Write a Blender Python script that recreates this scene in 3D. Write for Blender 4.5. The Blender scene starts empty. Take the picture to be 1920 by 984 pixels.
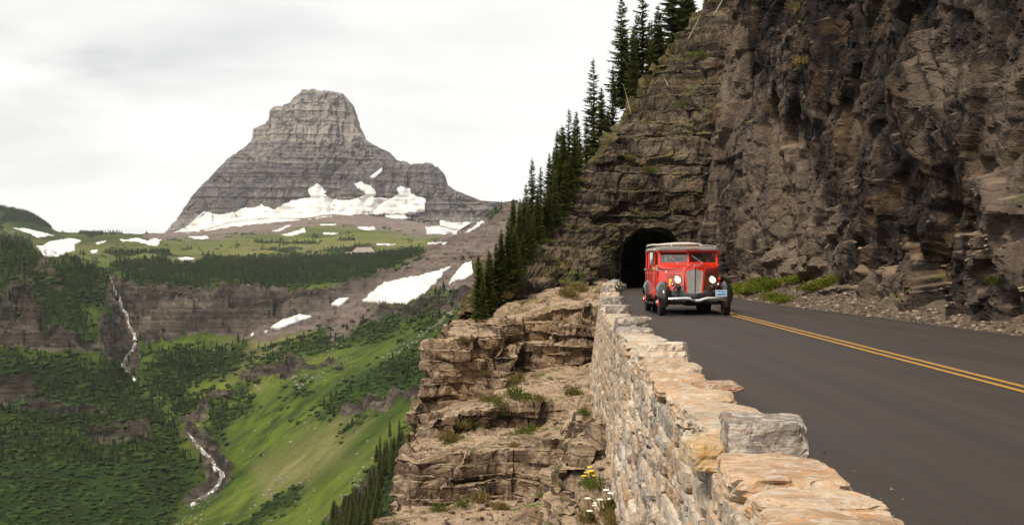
import bpy, bmesh, math, random
import numpy as np
from mathutils import Vector, Matrix
from mathutils.bvhtree import BVHTree
R = math.radians
rng = np.random.default_rng(7)
random.seed(7)
scene = bpy.context.scene
C = scene.collection

# ---------------------------------------------------------------- camera
F = 2580.0; HZ = 493.0; CH = 1.7          # focal length in photo pixels, horizon row, eye height above the road
cam_d = bpy.data.cameras.new('camera'); cam = bpy.data.objects.new('camera', cam_d); C.objects.link(cam)
cam.location = (0, 0, CH); cam.rotation_euler = (R(90), 0, 0)
cam_d.sensor_width = 36; cam_d.lens = F/1920*36; cam_d.shift_y = (HZ-492)/1920
cam_d.clip_start = .1; cam_d.clip_end = 20000
scene.camera = cam

def at(px, row, d):
    return ((px-960)/F*d, d, CH-(row-HZ)/F*d)

# ---------------------------------------------------------------- sky and sun
SUN_EL, SUN_AZ = 48, 212                   # azimuth clockwise from +Y: behind the camera, to the left
w = bpy.data.worlds.new('World'); scene.world = w; w.use_nodes = True
nt = w.node_tree; nt.nodes.clear()
def wn(t, **k):
    n = nt.nodes.new(t)
    for a, b in k.items(): setattr(n, a, b)
    return n
sky = wn('ShaderNodeTexSky', sky_type='NISHITA', sun_disc=False, sun_elevation=R(SUN_EL), sun_rotation=R(SUN_AZ))
b1 = wn('ShaderNodeBackground'); b1.inputs[1].default_value = .1
nt.links.new(sky.outputs[0], b1.inputs[0])
tc = wn('ShaderNodeTexCoord')
mp = wn('ShaderNodeMapping'); mp.inputs['Scale'].default_value = (2.2, 1.0, 9.0); mp.inputs['Location'].default_value = (.35, 0, .12)
nt.links.new(tc.outputs['Generated'], mp.inputs[0])
nz = wn('ShaderNodeTexNoise'); nz.inputs['Scale'].default_value = 1.5; nz.inputs['Detail'].default_value = 8; nz.inputs['Roughness'].default_value = .55; nz.inputs['Distortion'].default_value = .35
nt.links.new(mp.outputs[0], nz.inputs[0])
rp = wn('ShaderNodeValToRGB'); e = rp.color_ramp.elements
e[0].position = .40; e[0].color = (.50, .512, .515, 1); e[1].position = .62; e[1].color = (.80, .79, .765, 1)
m_ = e.new(.5); m_.color = (.67, .665, .648, 1)
nt.links.new(nz.outputs[0], rp.inputs[0])
# the cloud deck thins towards the right of the view: whiter there
sp = wn('ShaderNodeSeparateXYZ'); nt.links.new(tc.outputs['Generated'], sp.inputs[0])
mr = wn('ShaderNodeMapRange'); mr.inputs[1].default_value = -.33; mr.inputs[2].default_value = .05; nt.links.new(sp.outputs[0], mr.inputs[0])
mx = wn('ShaderNodeMix', data_type='RGBA'); mx.inputs[7].default_value = (.79, .78, .755, 1)
mm = wn('ShaderNodeMath', operation='MULTIPLY'); mm.inputs[1].default_value = .85
nt.links.new(mr.outputs[0], mm.inputs[0]); nt.links.new(mm.outputs[0], mx.inputs[0]); nt.links.new(rp.outputs[0], mx.inputs[6])
b2 = wn('ShaderNodeBackground'); b2.inputs[1].default_value = 1.0; nt.links.new(mx.outputs[2], b2.inputs[0])
ms = wn('ShaderNodeMixShader'); ms.inputs[0].default_value = .96
nt.links.new(b1.outputs[0], ms.inputs[1]); nt.links.new(b2.outputs[0], ms.inputs[2])
ow = wn('ShaderNodeOutputWorld'); nt.links.new(ms.outputs[0], ow.inputs[0])
sl = bpy.data.lights.new('sun', 'SUN'); sl.energy = 2.7; sl.angle = R(10); sl.color = (1, .87, .70)
so = bpy.data.objects.new('sun', sl); C.objects.link(so)
so.rotation_euler = (R(90-SUN_EL), 0, R(180-SUN_AZ)); so.location = (-30, -40, 60)
scene.view_settings.view_transform = 'Standard'; scene.view_settings.look = 'None'
scene.view_settings.exposure = .52; scene.view_settings.gamma = 1
scene.cycles.max_bounces = 6; scene.cycles.diffuse_bounces = 3; scene.cycles.transparent_max_bounces = 12
scene.cycles.use_denoising = True

# ---------------------------------------------------------------- numpy noise
def h3(ix, iy, iz, s=0):
    a = (ix.astype(np.int64)*374761393 + iy.astype(np.int64)*668265263 + iz.astype(np.int64)*2147483647 + s*974711) & 0xffffffff
    a = ((a ^ (a >> 13))*1274126177) & 0xffffffff
    a = ((a ^ (a >> 16))*2246822519) & 0xffffffff
    a = a ^ (a >> 15)
    return (a & 0xffffff)/float(0xffffff)
def vn(P, s=0):
    i = np.floor(P); f = P-i; f = f*f*f*(f*(f*6-15)+10)
    x, y, z = i[:, 0], i[:, 1], i[:, 2]; r = 0
    for a in (0, 1):
        for b in (0, 1):
            for c in (0, 1):
                wt = (f[:, 0] if a else 1-f[:, 0])*(f[:, 1] if b else 1-f[:, 1])*(f[:, 2] if c else 1-f[:, 2])
                r = r+wt*h3(x+a, y+b, z+c, s)
    return r*2-1
def fbm(P, o=4, s=0, g=.5):
    r = 0; a = 1; t = 0
    for k in range(o):
        r = r+a*vn(P*(2.03**k)+k*17.3, s+k); t += a; a *= g
    return r/t
def voro(P, s=0):
    """F1, F2, nearest cell's random value, vector from its centre, and three random tilts"""
    i = np.floor(P); n = len(P)
    f1 = np.full(n, 9.); f2 = np.full(n, 9.); cid = np.zeros(n); dv = np.zeros((n, 3)); ci = np.zeros((n, 3))
    for a in (-1, 0, 1):
        for b in (-1, 0, 1):
            for c in (-1, 0, 1):
                q = i+(a, b, c)
                ct = q+np.stack([h3(q[:, 0], q[:, 1], q[:, 2], s+k) for k in (1, 2, 3)], 1)
                dd = P-ct; d = (dd*dd).sum(1)
                m = d < f1
                f2 = np.where(m, f1, np.minimum(f2, d))
                f1 = np.where(m, d, f1); dv[m] = dd[m]; ci[m] = q[m]
    cid = h3(ci[:, 0], ci[:, 1], ci[:, 2], s+9)
    tl = np.stack([h3(ci[:, 0], ci[:, 1], ci[:, 2], s+20+k) for k in range(3)], 1)*2-1
    return np.sqrt(f1), np.sqrt(f2), cid, dv, tl
def facet(P, sc, s, tilt=1.0):
    """angular broken-rock offset: every cell is a tilted plane of its own"""
    a, b, c, dv, tl = voro(P/np.array(sc), s)
    return (c-.5)+tilt*(dv*tl).sum(1), b-a, c
class Strata:
    def __init__(s, lo, hi, tmin, tmax, seed):
        g = np.random.default_rng(seed); t = []; z = lo
        while z < hi:
            d = g.uniform(tmin, tmax)*(2.2 if g.random() < .15 else 1); t.append(z); z += d
        s.b = np.array(t+[z]); s.r = g.random(len(s.b))
    def __call__(s, z):
        i = np.clip(np.searchsorted(s.b, z)-1, 0, len(s.b)-2)
        th = s.b[i+1]-s.b[i]
        return i, (z-s.b[i])/th, th, s.r[i]
def sst(a, b, x):
    t = np.clip((x-a)/(b-a), 0, 1); return t*t*(3-2*t)

# ---------------------------------------------------------------- mesh helpers
def meshdata(name, V, Fc, m=None, smooth=False, attrs=None):
    V = np.asarray(V, dtype=np.float32); me = bpy.data.meshes.new(name)
    if isinstance(Fc, np.ndarray):
        k = Fc.shape[1]; n = len(Fc)
        me.vertices.add(len(V)); me.vertices.foreach_set('co', V.ravel())
        me.loops.add(n*k); me.loops.foreach_set('vertex_index', Fc.astype(np.int32).ravel())
        me.polygons.add(n); me.polygons.foreach_set('loop_start', np.arange(n, dtype=np.int32)*k)
        me.update(calc_edges=True)
    else:
        me.from_pydata([tuple(map(float, v)) for v in V], [], [tuple(map(int, f)) for f in Fc])
    me.polygons.foreach_set('use_smooth', np.full(len(me.polygons), smooth))
    for k, a in (attrs or {}).items():
        at_ = me.attributes.new(k, 'FLOAT', 'POINT'); at_.data.foreach_set('value', np.asarray(a, dtype=np.float32))
    if m: me.materials.append(m)
    me.update()
    return me
def link(name, me, parent=None, loc=None):
    o = bpy.data.objects.new(name, me); C.objects.link(o)
    if loc is not None: o.location = loc
    if parent: o.parent = parent
    return o
def mk(name, V, Fc, m, parent=None, smooth=False, attrs=None, kind=None, loc=None):
    o = link(name, meshdata(name, V, Fc, m, smooth, attrs), parent, loc)
    if kind: o['kind'] = kind
    return o
def tag(o, label, cat, group=None):
    o['label'] = label; o['category'] = cat
    if group: o['group'] = group
    return o
def thing(name, label, cat, loc=(0, 0, 0), rz=0, group=None):
    o = bpy.data.objects.new(name, None); C.objects.link(o); o.empty_display_size = .2
    o.location = loc; o.rotation_euler = (0, 0, rz)
    return tag(o, label, cat, group)
def gridf(nu, nv):
    a = np.arange((nu-1)*(nv-1)); i = a//(nv-1); j = a % (nv-1); b = i*nv+j
    return np.stack([b, b+nv, b+nv+1, b+1], 1)
def cr(pts, t):
    """Catmull-Rom through pts (n, ...) at t in 0..n-1"""
    n = len(pts); i = np.clip(np.floor(t).astype(int), 0, n-2); f = (t-i)
    p = lambda k: pts[np.clip(k, 0, n-1)]
    f = f.reshape((-1,)+(1,)*(pts.ndim-1))
    p0, p1, p2, p3 = p(i-1), p(i), p(i+1), p(i+2)
    # monotone-ish: limited tangents to keep ledges from overshooting
    m1 = (p2-p0)/2; m2 = (p3-p1)/2; d = p2-p1
    lim = np.abs(d)*1.5
    m1 = np.clip(m1, -lim, lim); m2 = np.clip(m2, -lim, lim)
    return (2*f**3-3*f**2+1)*p1+(f**3-2*f**2+f)*m1+(-2*f**3+3*f**2)*p2+(f**3-f**2)*m2
def loft(net, tu, tv):
    """net (rows, cols, 3) -> points (len(tu)*len(tv), 3), grid normals"""
    A = cr(np.asarray(net, float), tu)                   # (nu, cols, 3)
    B = cr(np.swapaxes(A, 0, 1), tv)                      # (nv, nu, 3)
    G = np.swapaxes(B, 0, 1)                              # (nu, nv, 3)
    return G
def gnorm(G):
    du = np.gradient(G, axis=0); dv = np.gradient(G, axis=1)
    n = np.cross(du, dv); return n/(np.linalg.norm(n, axis=2, keepdims=True)+1e-9)
class MB:
    """collects simple shapes into one mesh"""
    def __init__(s): s.v = []; s.f = []
    def add(s, V, Fc):
        b = len(s.v); s.v += [tuple(map(float, v)) for v in V]; s.f += [tuple(int(i)+b for i in f) for f in Fc]; return s
    def box(s, c, d, rot=None, bev=0.0):
        x, y, z = (k/2 for k in d); V = []
        b = min(bev, x*.9, y*.9, z*.9)
        if b <= 0:
            V = [(sx*x, sy*y, sz*z) for sx in (-1, 1) for sy in (-1, 1) for sz in (-1, 1)]
            Fc = [(0, 1, 3, 2), (4, 6, 7, 5), (0, 4, 5, 1), (2, 3, 7, 6), (0, 2, 6, 4), (1, 5, 7, 3)]
        else:
            bm = bmesh.new(); bmesh.ops.create_cube(bm, size=1)
            for v in bm.verts: v.co = Vector((v.co.x*2*x, v.co.y*2*y, v.co.z*2*z))
            bmesh.ops.bevel(bm, geom=list(bm.edges), offset=b, segments=2, affect='EDGES', profile=.6)
            V = [tuple(v.co) for v in bm.verts]; bm.verts.index_update(); Fc = [[v.index for v in f.verts] for f in bm.faces]; bm.free()
        V = [Vector(v) for v in V]
        if rot is not None: V = [rot @ v for v in V]
        return s.add([(v.x+c[0], v.y+c[1], v.z+c[2]) for v in V], Fc)
    def tube(s, pts, r, n=8, cap=True, squash=1.0):
        pts = [Vector(p) for p in pts]; rs = r if hasattr(r, '__len__') else [r]*len(pts); V = []; Fc = []
        up = Vector((0, 0, 1))
        for i, p in enumerate(pts):
            t = (pts[min(i+1, len(pts)-1)]-pts[max(i-1, 0)]).normalized()
            a = t.cross(up)
            if a.length < .05: a = t.cross(Vector((0, 1, 0)))
            a.normalize(); b = a.cross(t).normalized()
            for k in range(n):
                th = 2*math.pi*k/n; V.append(p+a*math.cos(th)*rs[i]+b*math.sin(th)*rs[i]*squash)
        for i in range(len(pts)-1):
            for k in range(n):
                Fc.append((i*n+k, i*n+(k+1) % n, (i+1)*n+(k+1) % n, (i+1)*n+k))
        if cap: Fc += [tuple(range(n))[::-1], tuple((len(pts)-1)*n+k for k in range(n))]
        return s.add(V, Fc)
    def lathe(s, prof, c, axis='z', n=24):
        """prof: (radius, height) pairs"""
        V = []; Fc = []
        for (r, h) in prof:
            for k in range(n):
                a = 2*math.pi*k/n; x, y = r*math.cos(a), r*math.sin(a)
                p = (x, y, h) if axis == 'z' else ((x, h, y) if axis == 'y' else (h, x, y))
                V.append((p[0]+c[0], p[1]+c[1], p[2]+c[2]))
        for i in range(len(prof)-1):
            for k in range(n): Fc.append((i*n+k, i*n+(k+1) % n, (i+1)*n+(k+1) % n, (i+1)*n+k))
        Fc += [tuple(range(n))[::-1], tuple((len(prof)-1)*n+k for k in range(n))]
        return s.add(V, Fc)
    def loft(s, rings, closed=False, cap=False):
        n = len(rings[0]); V = [p for r_ in rings for p in r_]; Fc = []
        for i in range(len(rings)-1):
            for k in range(n if closed else n-1):
                Fc.append((i*n+k, i*n+(k+1) % n, (i+1)*n+(k+1) % n, (i+1)*n+k))
        if cap: Fc += [tuple(range(n))[::-1], tuple((len(rings)-1)*n+k for k in range(n))]
        return s.add(V, Fc)
    def sheet(s, pts, n, t):
        """closed polygon pts extruded by vector n*t"""
        m = len(pts); P = [Vector(p) for p in pts]; n = Vector(n)*t
        V = P+[p+n for p in P]
        return s.add(V, [tuple(range(m))[::-1], tuple(range(m, 2*m))]+[(k, (k+1) % m, m+(k+1) % m, m+k) for k in range(m)])
    def build(s, name, m, parent=None, smooth=False, auto=None, loc=None):
        o = mk(name, s.v, s.f, m, parent, smooth, loc=loc)
        bm = bmesh.new(); bm.from_mesh(o.data); bmesh.ops.recalc_face_normals(bm, faces=bm.faces); bm.to_mesh(o.data); bm.free()
        if auto:
            for p in o.data.polygons: p.use_smooth = True
            o.data.set_sharp_from_angle(angle=R(auto))
        return o

# ---------------------------------------------------------------- material helpers
class NT:
    def __init__(s, name):
        s.m = bpy.data.materials.new(name); s.m.use_nodes = True; s.t = s.m.node_tree; s.t.nodes.clear()
        s.out = s.t.nodes.new('ShaderNodeOutputMaterial')
    def n(s, typ, **k):
        x = s.t.nodes.new(typ)
        for a, b in k.items(): setattr(x, a, b)
        return x
    def l(s, a, b): s.t.links.new(a, b)
    def put(s, sock, v):
        if isinstance(v, bpy.types.NodeSocket): s.l(v, sock)
        elif v is not None: sock.default_value = v
    def pos(s): return s.n('ShaderNodeNewGeometry').outputs['Position']
    def obj(s): return s.n('ShaderNodeTexCoord').outputs['Object']
    def map(s, v, sc=(1, 1, 1), rot=(0, 0, 0), loc=(0, 0, 0)):
        x = s.n('ShaderNodeMapping'); s.l(v, x.inputs[0]); x.inputs['Scale'].default_value = sc; x.inputs['Rotation'].default_value = rot; x.inputs['Location'].default_value = loc
        return x.outputs[0]
    def noise(s, v, sc=1, det=5, ro=.55, dist=0, w=None):
        x = s.n('ShaderNodeTexNoise'); s.l(v, x.inputs['Vector'])
        x.inputs['Scale'].default_value = sc; x.inputs['Detail'].default_value = det; x.inputs['Roughness'].default_value = ro; x.inputs['Distortion'].default_value = dist
        return x.outputs[0]
    def vor(s, v, sc=1, feat='F1', out=0):
        x = s.n('ShaderNodeTexVoronoi', feature=feat); s.l(v, x.inputs['Vector']); x.inputs['Scale'].default_value = sc
        return x.outputs[out]
    def ramp(s, v, st):
        x = s.n('ShaderNodeValToRGB'); e = x.color_ramp.elements
        while len(e) > 1: e.remove(e[-1])
        for i, (p, c) in enumerate(st):
            q = e[0] if i == 0 else e.new(p)
            q.position = p; c = (c, c, c) if not hasattr(c, '__len__') else c; q.color = (*c, 1)
        s.put(x.inputs[0], v); return x.outputs[0]
    def mix(s, f, a, b, mode='MIX'):
        x = s.n('ShaderNodeMix', data_type='RGBA', blend_type=mode)
        s.put(x.inputs[0], f)
        for k, v in ((6, a), (7, b)):
            if not isinstance(v, bpy.types.NodeSocket): v = (*v, 1) if len(v) == 3 else v
            s.put(x.inputs[k], v)
        return x.outputs[2]
    def math(s, op, a, b=None, clamp=False):
        x = s.n('ShaderNodeMath', operation=op, use_clamp=clamp); s.put(x.inputs[0], a)
        if b is not None: s.put(x.inputs[1], b)
        return x.outputs[0]
    def rng(s, v, a, b, c=0, d=1):
        x = s.n('ShaderNodeMapRange'); s.put(x.inputs[0], v)
        for i, k in enumerate((a, b, c, d)): s.put(x.inputs[i+1], k)
        return x.outputs[0]
    def attr(s, n, out='Fac'): return s.n('ShaderNodeAttribute', attribute_name=n).outputs[out]
    def nz(s):
        x = s.n('ShaderNodeSeparateXYZ'); s.l(s.n('ShaderNodeNewGeometry').outputs['Normal'], x.inputs[0]); return x.outputs[2]
    def bump(s, h, st=.5, d=.05, nrm=None):
        x = s.n('ShaderNodeBump'); s.put(x.inputs['Height'], h); x.inputs['Strength'].default_value = st; x.inputs['Distance'].default_value = d
        if nrm: s.l(nrm, x.inputs['Normal'])
        return x.outputs[0]
    def bsdf(s, col, rough=.8, nrm=None, **k):
        x = s.n('ShaderNodeBsdfPrincipled'); 
        if not isinstance(col, bpy.types.NodeSocket) and len(col) == 3: col = (*col, 1)
        s.put(x.inputs['Base Color'], col); s.put(x.inputs['Roughness'], rough)
        if nrm: s.l(nrm, x.inputs['Normal'])
        if not isinstance(rough, bpy.types.NodeSocket) and rough >= .84: x.inputs['Specular IOR Level'].default_value = .12
        for a, b in k.items():
            a = a.replace('_', ' ')
            s.put(x.inputs[a], b)
        s.l(x.outputs[0], s.out.inputs[0]); return s.m
def simple(name, col, rough=.5, **k):
    """a plain material with a little wear so no surface is perfectly even"""
    t = NT(name); n_ = t.noise(t.obj(), 9, 4)
    c = t.mix(t.rng(n_, .3, .75), tuple(v*.88 for v in col), tuple(min(v*1.1, 1) for v in col))
    r = t.rng(n_, .3, .7, max(rough-.06, .02), min(rough+.08, 1))
    return t.bsdf(c, r, **k)
# ---------------------------------------------------------------- materials of the place
def rock_mat(name, dark, mid, light, accent, grass=.0, scale=1.0, soil=(.23, .17, .12), streak=.5, band=0.5, green=(.055, .08, .015), bumpd=.06, acc=.5, flat=.80, hb=.8, ys=1.0):
    t = NT(name); P = t.map(t.pos(), (1, ys, 1))
    big = t.noise(P, .16*scale, 5, .6, .4)
    med = t.noise(P, .9*scale, 6, .62)
    fine = t.noise(P, 7*scale, 6, .65)
    st = t.noise(t.map(P, (1.6*scale, 1.6*scale, .22*scale)), 1.1, 6, .62, .5)      # run-down streaks
    bd = t.noise(t.map(P, (.12*scale, .12*scale, 2.6*scale)), 1.0, 6, .65, .3)         # bedding
    tone = t.attr('tone')
    a = t.math('ADD', t.math('MULTIPLY', big, .45), t.math('MULTIPLY', med, .30))
    a = t.math('ADD', a, t.math('MULTIPLY', t.math('SUBTRACT', tone, .5), .30))
    a = t.math('ADD', a, t.math('MULTIPLY', t.math('SUBTRACT', fine, .5), .5))
    a = t.math('ADD', a, t.math('MULTIPLY', t.math('SUBTRACT', st, .5), streak))
    a = t.math('ADD', a, t.math('MULTIPLY', t.math('SUBTRACT', bd, .5), band))
    col = t.ramp(a, [(.16, dark), (.36, mid), (.56, light), (.78, tuple(min(1, c*1.35) for c in light))])
    ac = t.ramp(t.noise(P, .35*scale, 4, .6, 1.2), [(.52, 0), (.66, 1)])
    col = t.mix(t.math('MULTIPLY', ac, acc), col, accent)
    ws = t.ramp(t.noise(t.map(P, (2.4*scale, 2.4*scale, .18*scale)), 1.3, 5, .6, .8), [(.63, 0), (.72, 1)])
    col = t.mix(t.math('MULTIPLY', ws, .38*streak), col, tuple(min(1, c*1.9) for c in light))
    if True:
        up = t.rng(t.nz(), flat, flat+.12)
        sn = t.ramp(t.noise(P, .8*scale, 5, .65), [(.36, 0), (.52, 1)])
        col = t.mix(t.math('MULTIPLY', up, t.math('MULTIPLY', sn, .85)), col, t.mix(fine, tuple(c*.8 for c in soil), tuple(c*1.25 for c in soil)))
        if grass > 0:
            gu = t.rng(t.nz(), .45, .7)
            g = t.ramp(t.noise(P, .55*scale, 5, .7), [(.62-grass*.3, 0), (.70-grass*.3, 1)])
            gc = t.mix(t.noise(P, 5*scale, 4), green, tuple(c*1.8 for c in green))
            gc = t.mix(t.ramp(t.noise(P, 1.3*scale), [(.45, 0), (.6, 1)]), gc, (.17, .13, .04))
            col = t.mix(t.math('MULTIPLY', gu, g), col, gc)
            col = t.mix(t.math('MULTIPLY', t.attr('grass'), t.ramp(med, [(.3, .3), (.5, 1)])), col, gc)
    ck = t.vor(t.map(P, (1.1*scale, 1.1*scale, 2.0*scale)), 1.4, 'DISTANCE_TO_EDGE')
    h = t.math('ADD', t.math('MULTIPLY', fine, .6), t.math('MULTIPLY', t.noise(P, 2.6*scale, 8, .7, .3), 1.3))
    h = t.math('ADD', h, t.math('MULTIPLY', t.ramp(ck, [(0, 0), (.05, 1)]), .4))
    h = t.math('ADD', h, t.math('MULTIPLY', t.noise(t.map(P, (.5*scale, .5*scale, 6*scale)), 1, 5, .6), hb))
    return t.bsdf(col, .85, t.bump(h, .85, bumpd/scale*1.6))
M = {}
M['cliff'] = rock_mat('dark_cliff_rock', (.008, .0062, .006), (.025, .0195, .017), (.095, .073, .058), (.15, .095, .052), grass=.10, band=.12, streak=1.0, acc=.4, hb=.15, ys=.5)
M['bluff'] = rock_mat('layered_rock', (.03, .021, .015), (.125, .088, .060), (.35, .265, .185), (.33, .21, .11), grass=.22, band=.6, streak=.55, soil=(.42, .315, .215), acc=.4)
M['buttress'] = rock_mat('brown_layered_rock', (.014, .011, .0095), (.052, .041, .032), (.15, .117, .088), (.17, .105, .058), grass=.38, band=.8, streak=.3, soil=(.2, .145, .1), acc=.4, green=(.05, .062, .012))
M['mount'] = rock_mat('mountain_rock', (.11, .10, .10), (.175, .162, .155), (.27, .245, .22), (.24, .185, .15), grass=0, scale=.03, streak=.9, band=1.0, soil=(.20, .165, .15), bumpd=.09, acc=.45, flat=.88)

t = NT('asphalt'); P = t.pos()
pk = t.noise(P, 60, 3, .7); pt = t.noise(t.map(P, (1.1, .16, 1)), .8, 5, .6, .6); lane = t.noise(t.map(P, (1.8, .03, 1)), 1.0, 3, .5)
c = t.mix(t.rng(pt, .3, .72), (.030, .0195, .0148), (.048, .0325, .025))
c = t.mix(t.math('MULTIPLY', t.rng(lane, .4, .65), .75), c, (.020, .0148, .0125))
c = t.mix(t.math('MULTIPLY', t.rng(pk, .5, .75), .6), c, (.10, .08, .068))
sc_ = t.noise(t.map(P, (1.2, .5, 1), rot=(0, 0, .5)), 1.0, 8, .75, 1.5)
c = t.mix(t.ramp(sc_, [(.66, 0), (.74, .35)]), c, (.12, .095, .08))
M['asphalt'] = t.bsdf(c, t.rng(pt, .3, .7, .62, .85), t.bump(pk, .5, .006))
t = NT('yellow_road_paint'); P = t.pos()
c = t.mix(t.ramp(t.noise(P, 18, 7, .8), [(.40, 0), (.52, 1)]), (.16, .095, .04), (.55, .29, .035))
M['yellow'] = t.bsdf(c, .6, t.bump(t.noise(P, 60, 3), .4, .004))
t = NT('gravel_ground'); P = t.pos()
v = t.vor(P, 14, 'F1', 1); ed = t.vor(P, 14, 'DISTANCE_TO_EDGE')
c = t.mix(t.noise(P, 2.2, 5), (.07, .052, .038), (.17, .13, .095)); c = t.mix(.45, c, t.ramp(v, [(0, (.04, .03, .024)), (1, (.24, .19, .145))]), 'MIX')
M['gravel'] = t.bsdf(c, .9, t.bump(t.math('MULTIPLY', ed, 2), .9, .04))

def stone_mat(name, island=False):
    """wall stones: the stone's own colour comes from the object (or the mesh island)"""
    t = NT(name); P = t.pos()
    if island:
        g = t.n('ShaderNodeNewGeometry'); r = g.outputs['Random Per Island']
        base = t.ramp(r, [(0, (.36, .29, .21)), (.22, (.50, .42, .32)), (.42, (.24, .215, .19)), (.58, (.46, .31, .17)), (.74, (.58, .52, .43)), (.9, (.30, .24, .18))])
    else:
        base = t.n('ShaderNodeObjectInfo').outputs['Color']
        r = t.n('ShaderNodeObjectInfo').outputs['Random']
    add = t.n('ShaderNodeVectorMath', operation='ADD'); t.l(P, add.inputs[0])
    cb = t.n('ShaderNodeCombineXYZ'); t.l(t.math('MULTIPLY', r, 37), cb.inputs[0]); t.l(t.math('MULTIPLY', r, 11), cb.inputs[2]); t.l(cb.outputs[0], add.inputs[1])
    Q = add.outputs[0]
    n1 = t.noise(Q, 4, 6, .65, .5); n2 = t.noise(t.map(Q, (3, 3, 14)), 1.6, 6, .65, .7); n3 = t.noise(Q, 26, 6, .7)
    c = t.mix(t.rng(n1, .32, .7), t.mix(1, base, (.62, .56, .52), 'MULTIPLY'), t.mix(1, base, (1.18, 1.15, 1.1), 'MULTIPLY'))
    c = t.mix(t.ramp(n2, [(.54, 0), (.63, .6)]), c, t.mix(1, base, (1.25, .82, .5), 'MULTIPLY'))          # rusty bedding veins
    c = t.mix(t.ramp(n3, [(.58, 0), (.68, .45)]), c, t.mix(1, base, (.35, .32, .3), 'MULTIPLY'))
    c = t.mix(t.ramp(t.noise(Q, 7, 7, .75, .8), [(.49, 0), (.57, .55), (.68, .85)]), c, (.68, .62, .53))            # lichen and lime
    c = t.mix(t.ramp(t.noise(Q, 15, 4, .7), [(.66, 0), (.7, .5)]), c, (.05, .045, .04))
    h = t.math('ADD', t.math('MULTIPLY', n2, .9), t.math('ADD', t.math('MULTIPLY', n3, .45), t.math('MULTIPLY', t.noise(Q, 9, 8, .7), 1.0)))
    return t.bsdf(c, .88, t.bump(h, .9, .035))
M['stone'] = stone_mat('wall_stone'); M['stone_i'] = stone_mat('wall_stone_small', True)
t = NT('lime_mortar'); P = t.pos()
c = t.ramp(t.noise(P, 3, 7, .68), [(.3, (.22, .18, .14)), (.5, (.42, .36, .29)), (.7, (.62, .57, .49))])
M['mortar'] = t.bsdf(c, .92, t.bump(t.noise(P, 11, 8, .7), .9, .05))

def leaf_mat(name, a, b, dead=None, tr=.25, sc=1.5):
    t = NT(name); P = t.pos(); i = t.n('ShaderNodeObjectInfo').outputs['Random']
    g = t.n('ShaderNodeNewGeometry').outputs['Random Per Island']
    f = t.math('ADD', t.math('MULTIPLY', t.noise(P, sc, 4, .6), .6), t.math('MULTIPLY', g, .45))
    c = t.mix(t.rng(f, .3, .8), a, b)
    c = t.mix(t.math('MULTIPLY', i, .25), c, tuple(v*.6 for v in a))
    if dead: c = t.mix(t.ramp(t.noise(P, sc*2.3, 3), [(.6, 0), (.68, .7)]), c, dead)
    x = t.n('ShaderNodeBsdfPrincipled'); t.l(c, x.inputs['Base Color']); x.inputs['Roughness'].default_value = .75
    x.inputs['Specular IOR Level'].default_value = .08
    y = t.n('ShaderNodeBsdfTranslucent'); t.l(c, y.inputs[0])
    z = t.n('ShaderNodeMixShader'); z.inputs[0].default_value = tr; t.l(x.outputs[0], z.inputs[1]); t.l(y.outputs[0], z.inputs[2]); t.l(z.outputs[0], t.out.inputs[0])
    return t.m
M['needle'] = leaf_mat('conifer_needles', (.055, .070, .018), (.17, .18, .05), tr=.4)
M['needle_l'] = leaf_mat('young_conifer_needles', (.045, .06, .012), (.12, .14, .035), tr=.25)
M['farneedle'] = leaf_mat('distant_conifer', (.007, .014, .003), (.030, .046, .008), tr=.0, sc=.02)
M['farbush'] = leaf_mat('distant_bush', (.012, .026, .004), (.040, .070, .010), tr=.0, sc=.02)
M['bush'] = leaf_mat('bush_leaves', (.05, .075, .014), (.15, .18, .035), (.2, .15, .06), tr=.3)
M['drybush'] = leaf_mat('dry_grass', (.13, .10, .035), (.30, .24, .09), tr=.3)
M['verge'] = leaf_mat('verge_leaves', (.09, .12, .015), (.27, .29, .045), tr=.35)
M['bark'] = simple('bark', (.075, .055, .042), .9)
M['deadwood'] = simple('bleached_wood', (.30, .26, .22), .85)
M['petal_w'] = simple('white_petals', (.75, .75, .68), .7); M['petal_y'] = simple('yellow_petals', (.7, .5, .03), .7)

# valley ground: colours follow what grows there (vertex masks); the dark mask also paints cloud shade at left
t = NT('valley_ground'); P = t.pos()
n1 = t.noise(P, .012, 8, .62, .4); n2 = t.noise(P, .06, 7, .65); n3 = t.noise(P, .3, 5, .7); nl = t.noise(P, .0035, 4, .55)
bd = t.noise(t.map(P, (.006, .006, .28)), 1.0, 6, .7, .4)
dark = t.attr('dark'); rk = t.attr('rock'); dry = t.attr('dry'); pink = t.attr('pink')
g = t.mix(t.rng(n1, .34, .66), (.036, .066, .007), (.118, .168, .016))
g = t.mix(t.ramp(n2, [(.44, 0), (.60, .85)]), g, (.024, .048, .006))
g = t.mix(t.ramp(nl, [(.5, 0), (.64, .55)]), g, (.18, .21, .03))
g = t.mix(t.ramp(n3, [(.64, 0), (.76, .35)]), g, (.22, .20, .10))
g = t.mix(dry, g, t.mix(t.rng(n2, .35, .65), (.11, .125, .030), (.24, .215, .085)))
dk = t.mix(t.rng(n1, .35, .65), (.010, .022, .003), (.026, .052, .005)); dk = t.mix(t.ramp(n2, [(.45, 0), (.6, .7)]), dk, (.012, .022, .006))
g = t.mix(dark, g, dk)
r = t.ramp(t.math('ADD', t.math('MULTIPLY', bd, .55), t.math('MULTIPLY', n2, .45)), [(.36, (.03, .025, .02)), (.48, (.095, .077, .06)), (.6, (.18, .15, .115)), (.74, (.32, .27, .21))])
r = t.mix(t.ramp(t.noise(t.map(P, (.05, .05, .012)), 1.2, 6, .7, .5), [(.42, .75), (.56, 0)]), r, (.03, .025, .021))
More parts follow.
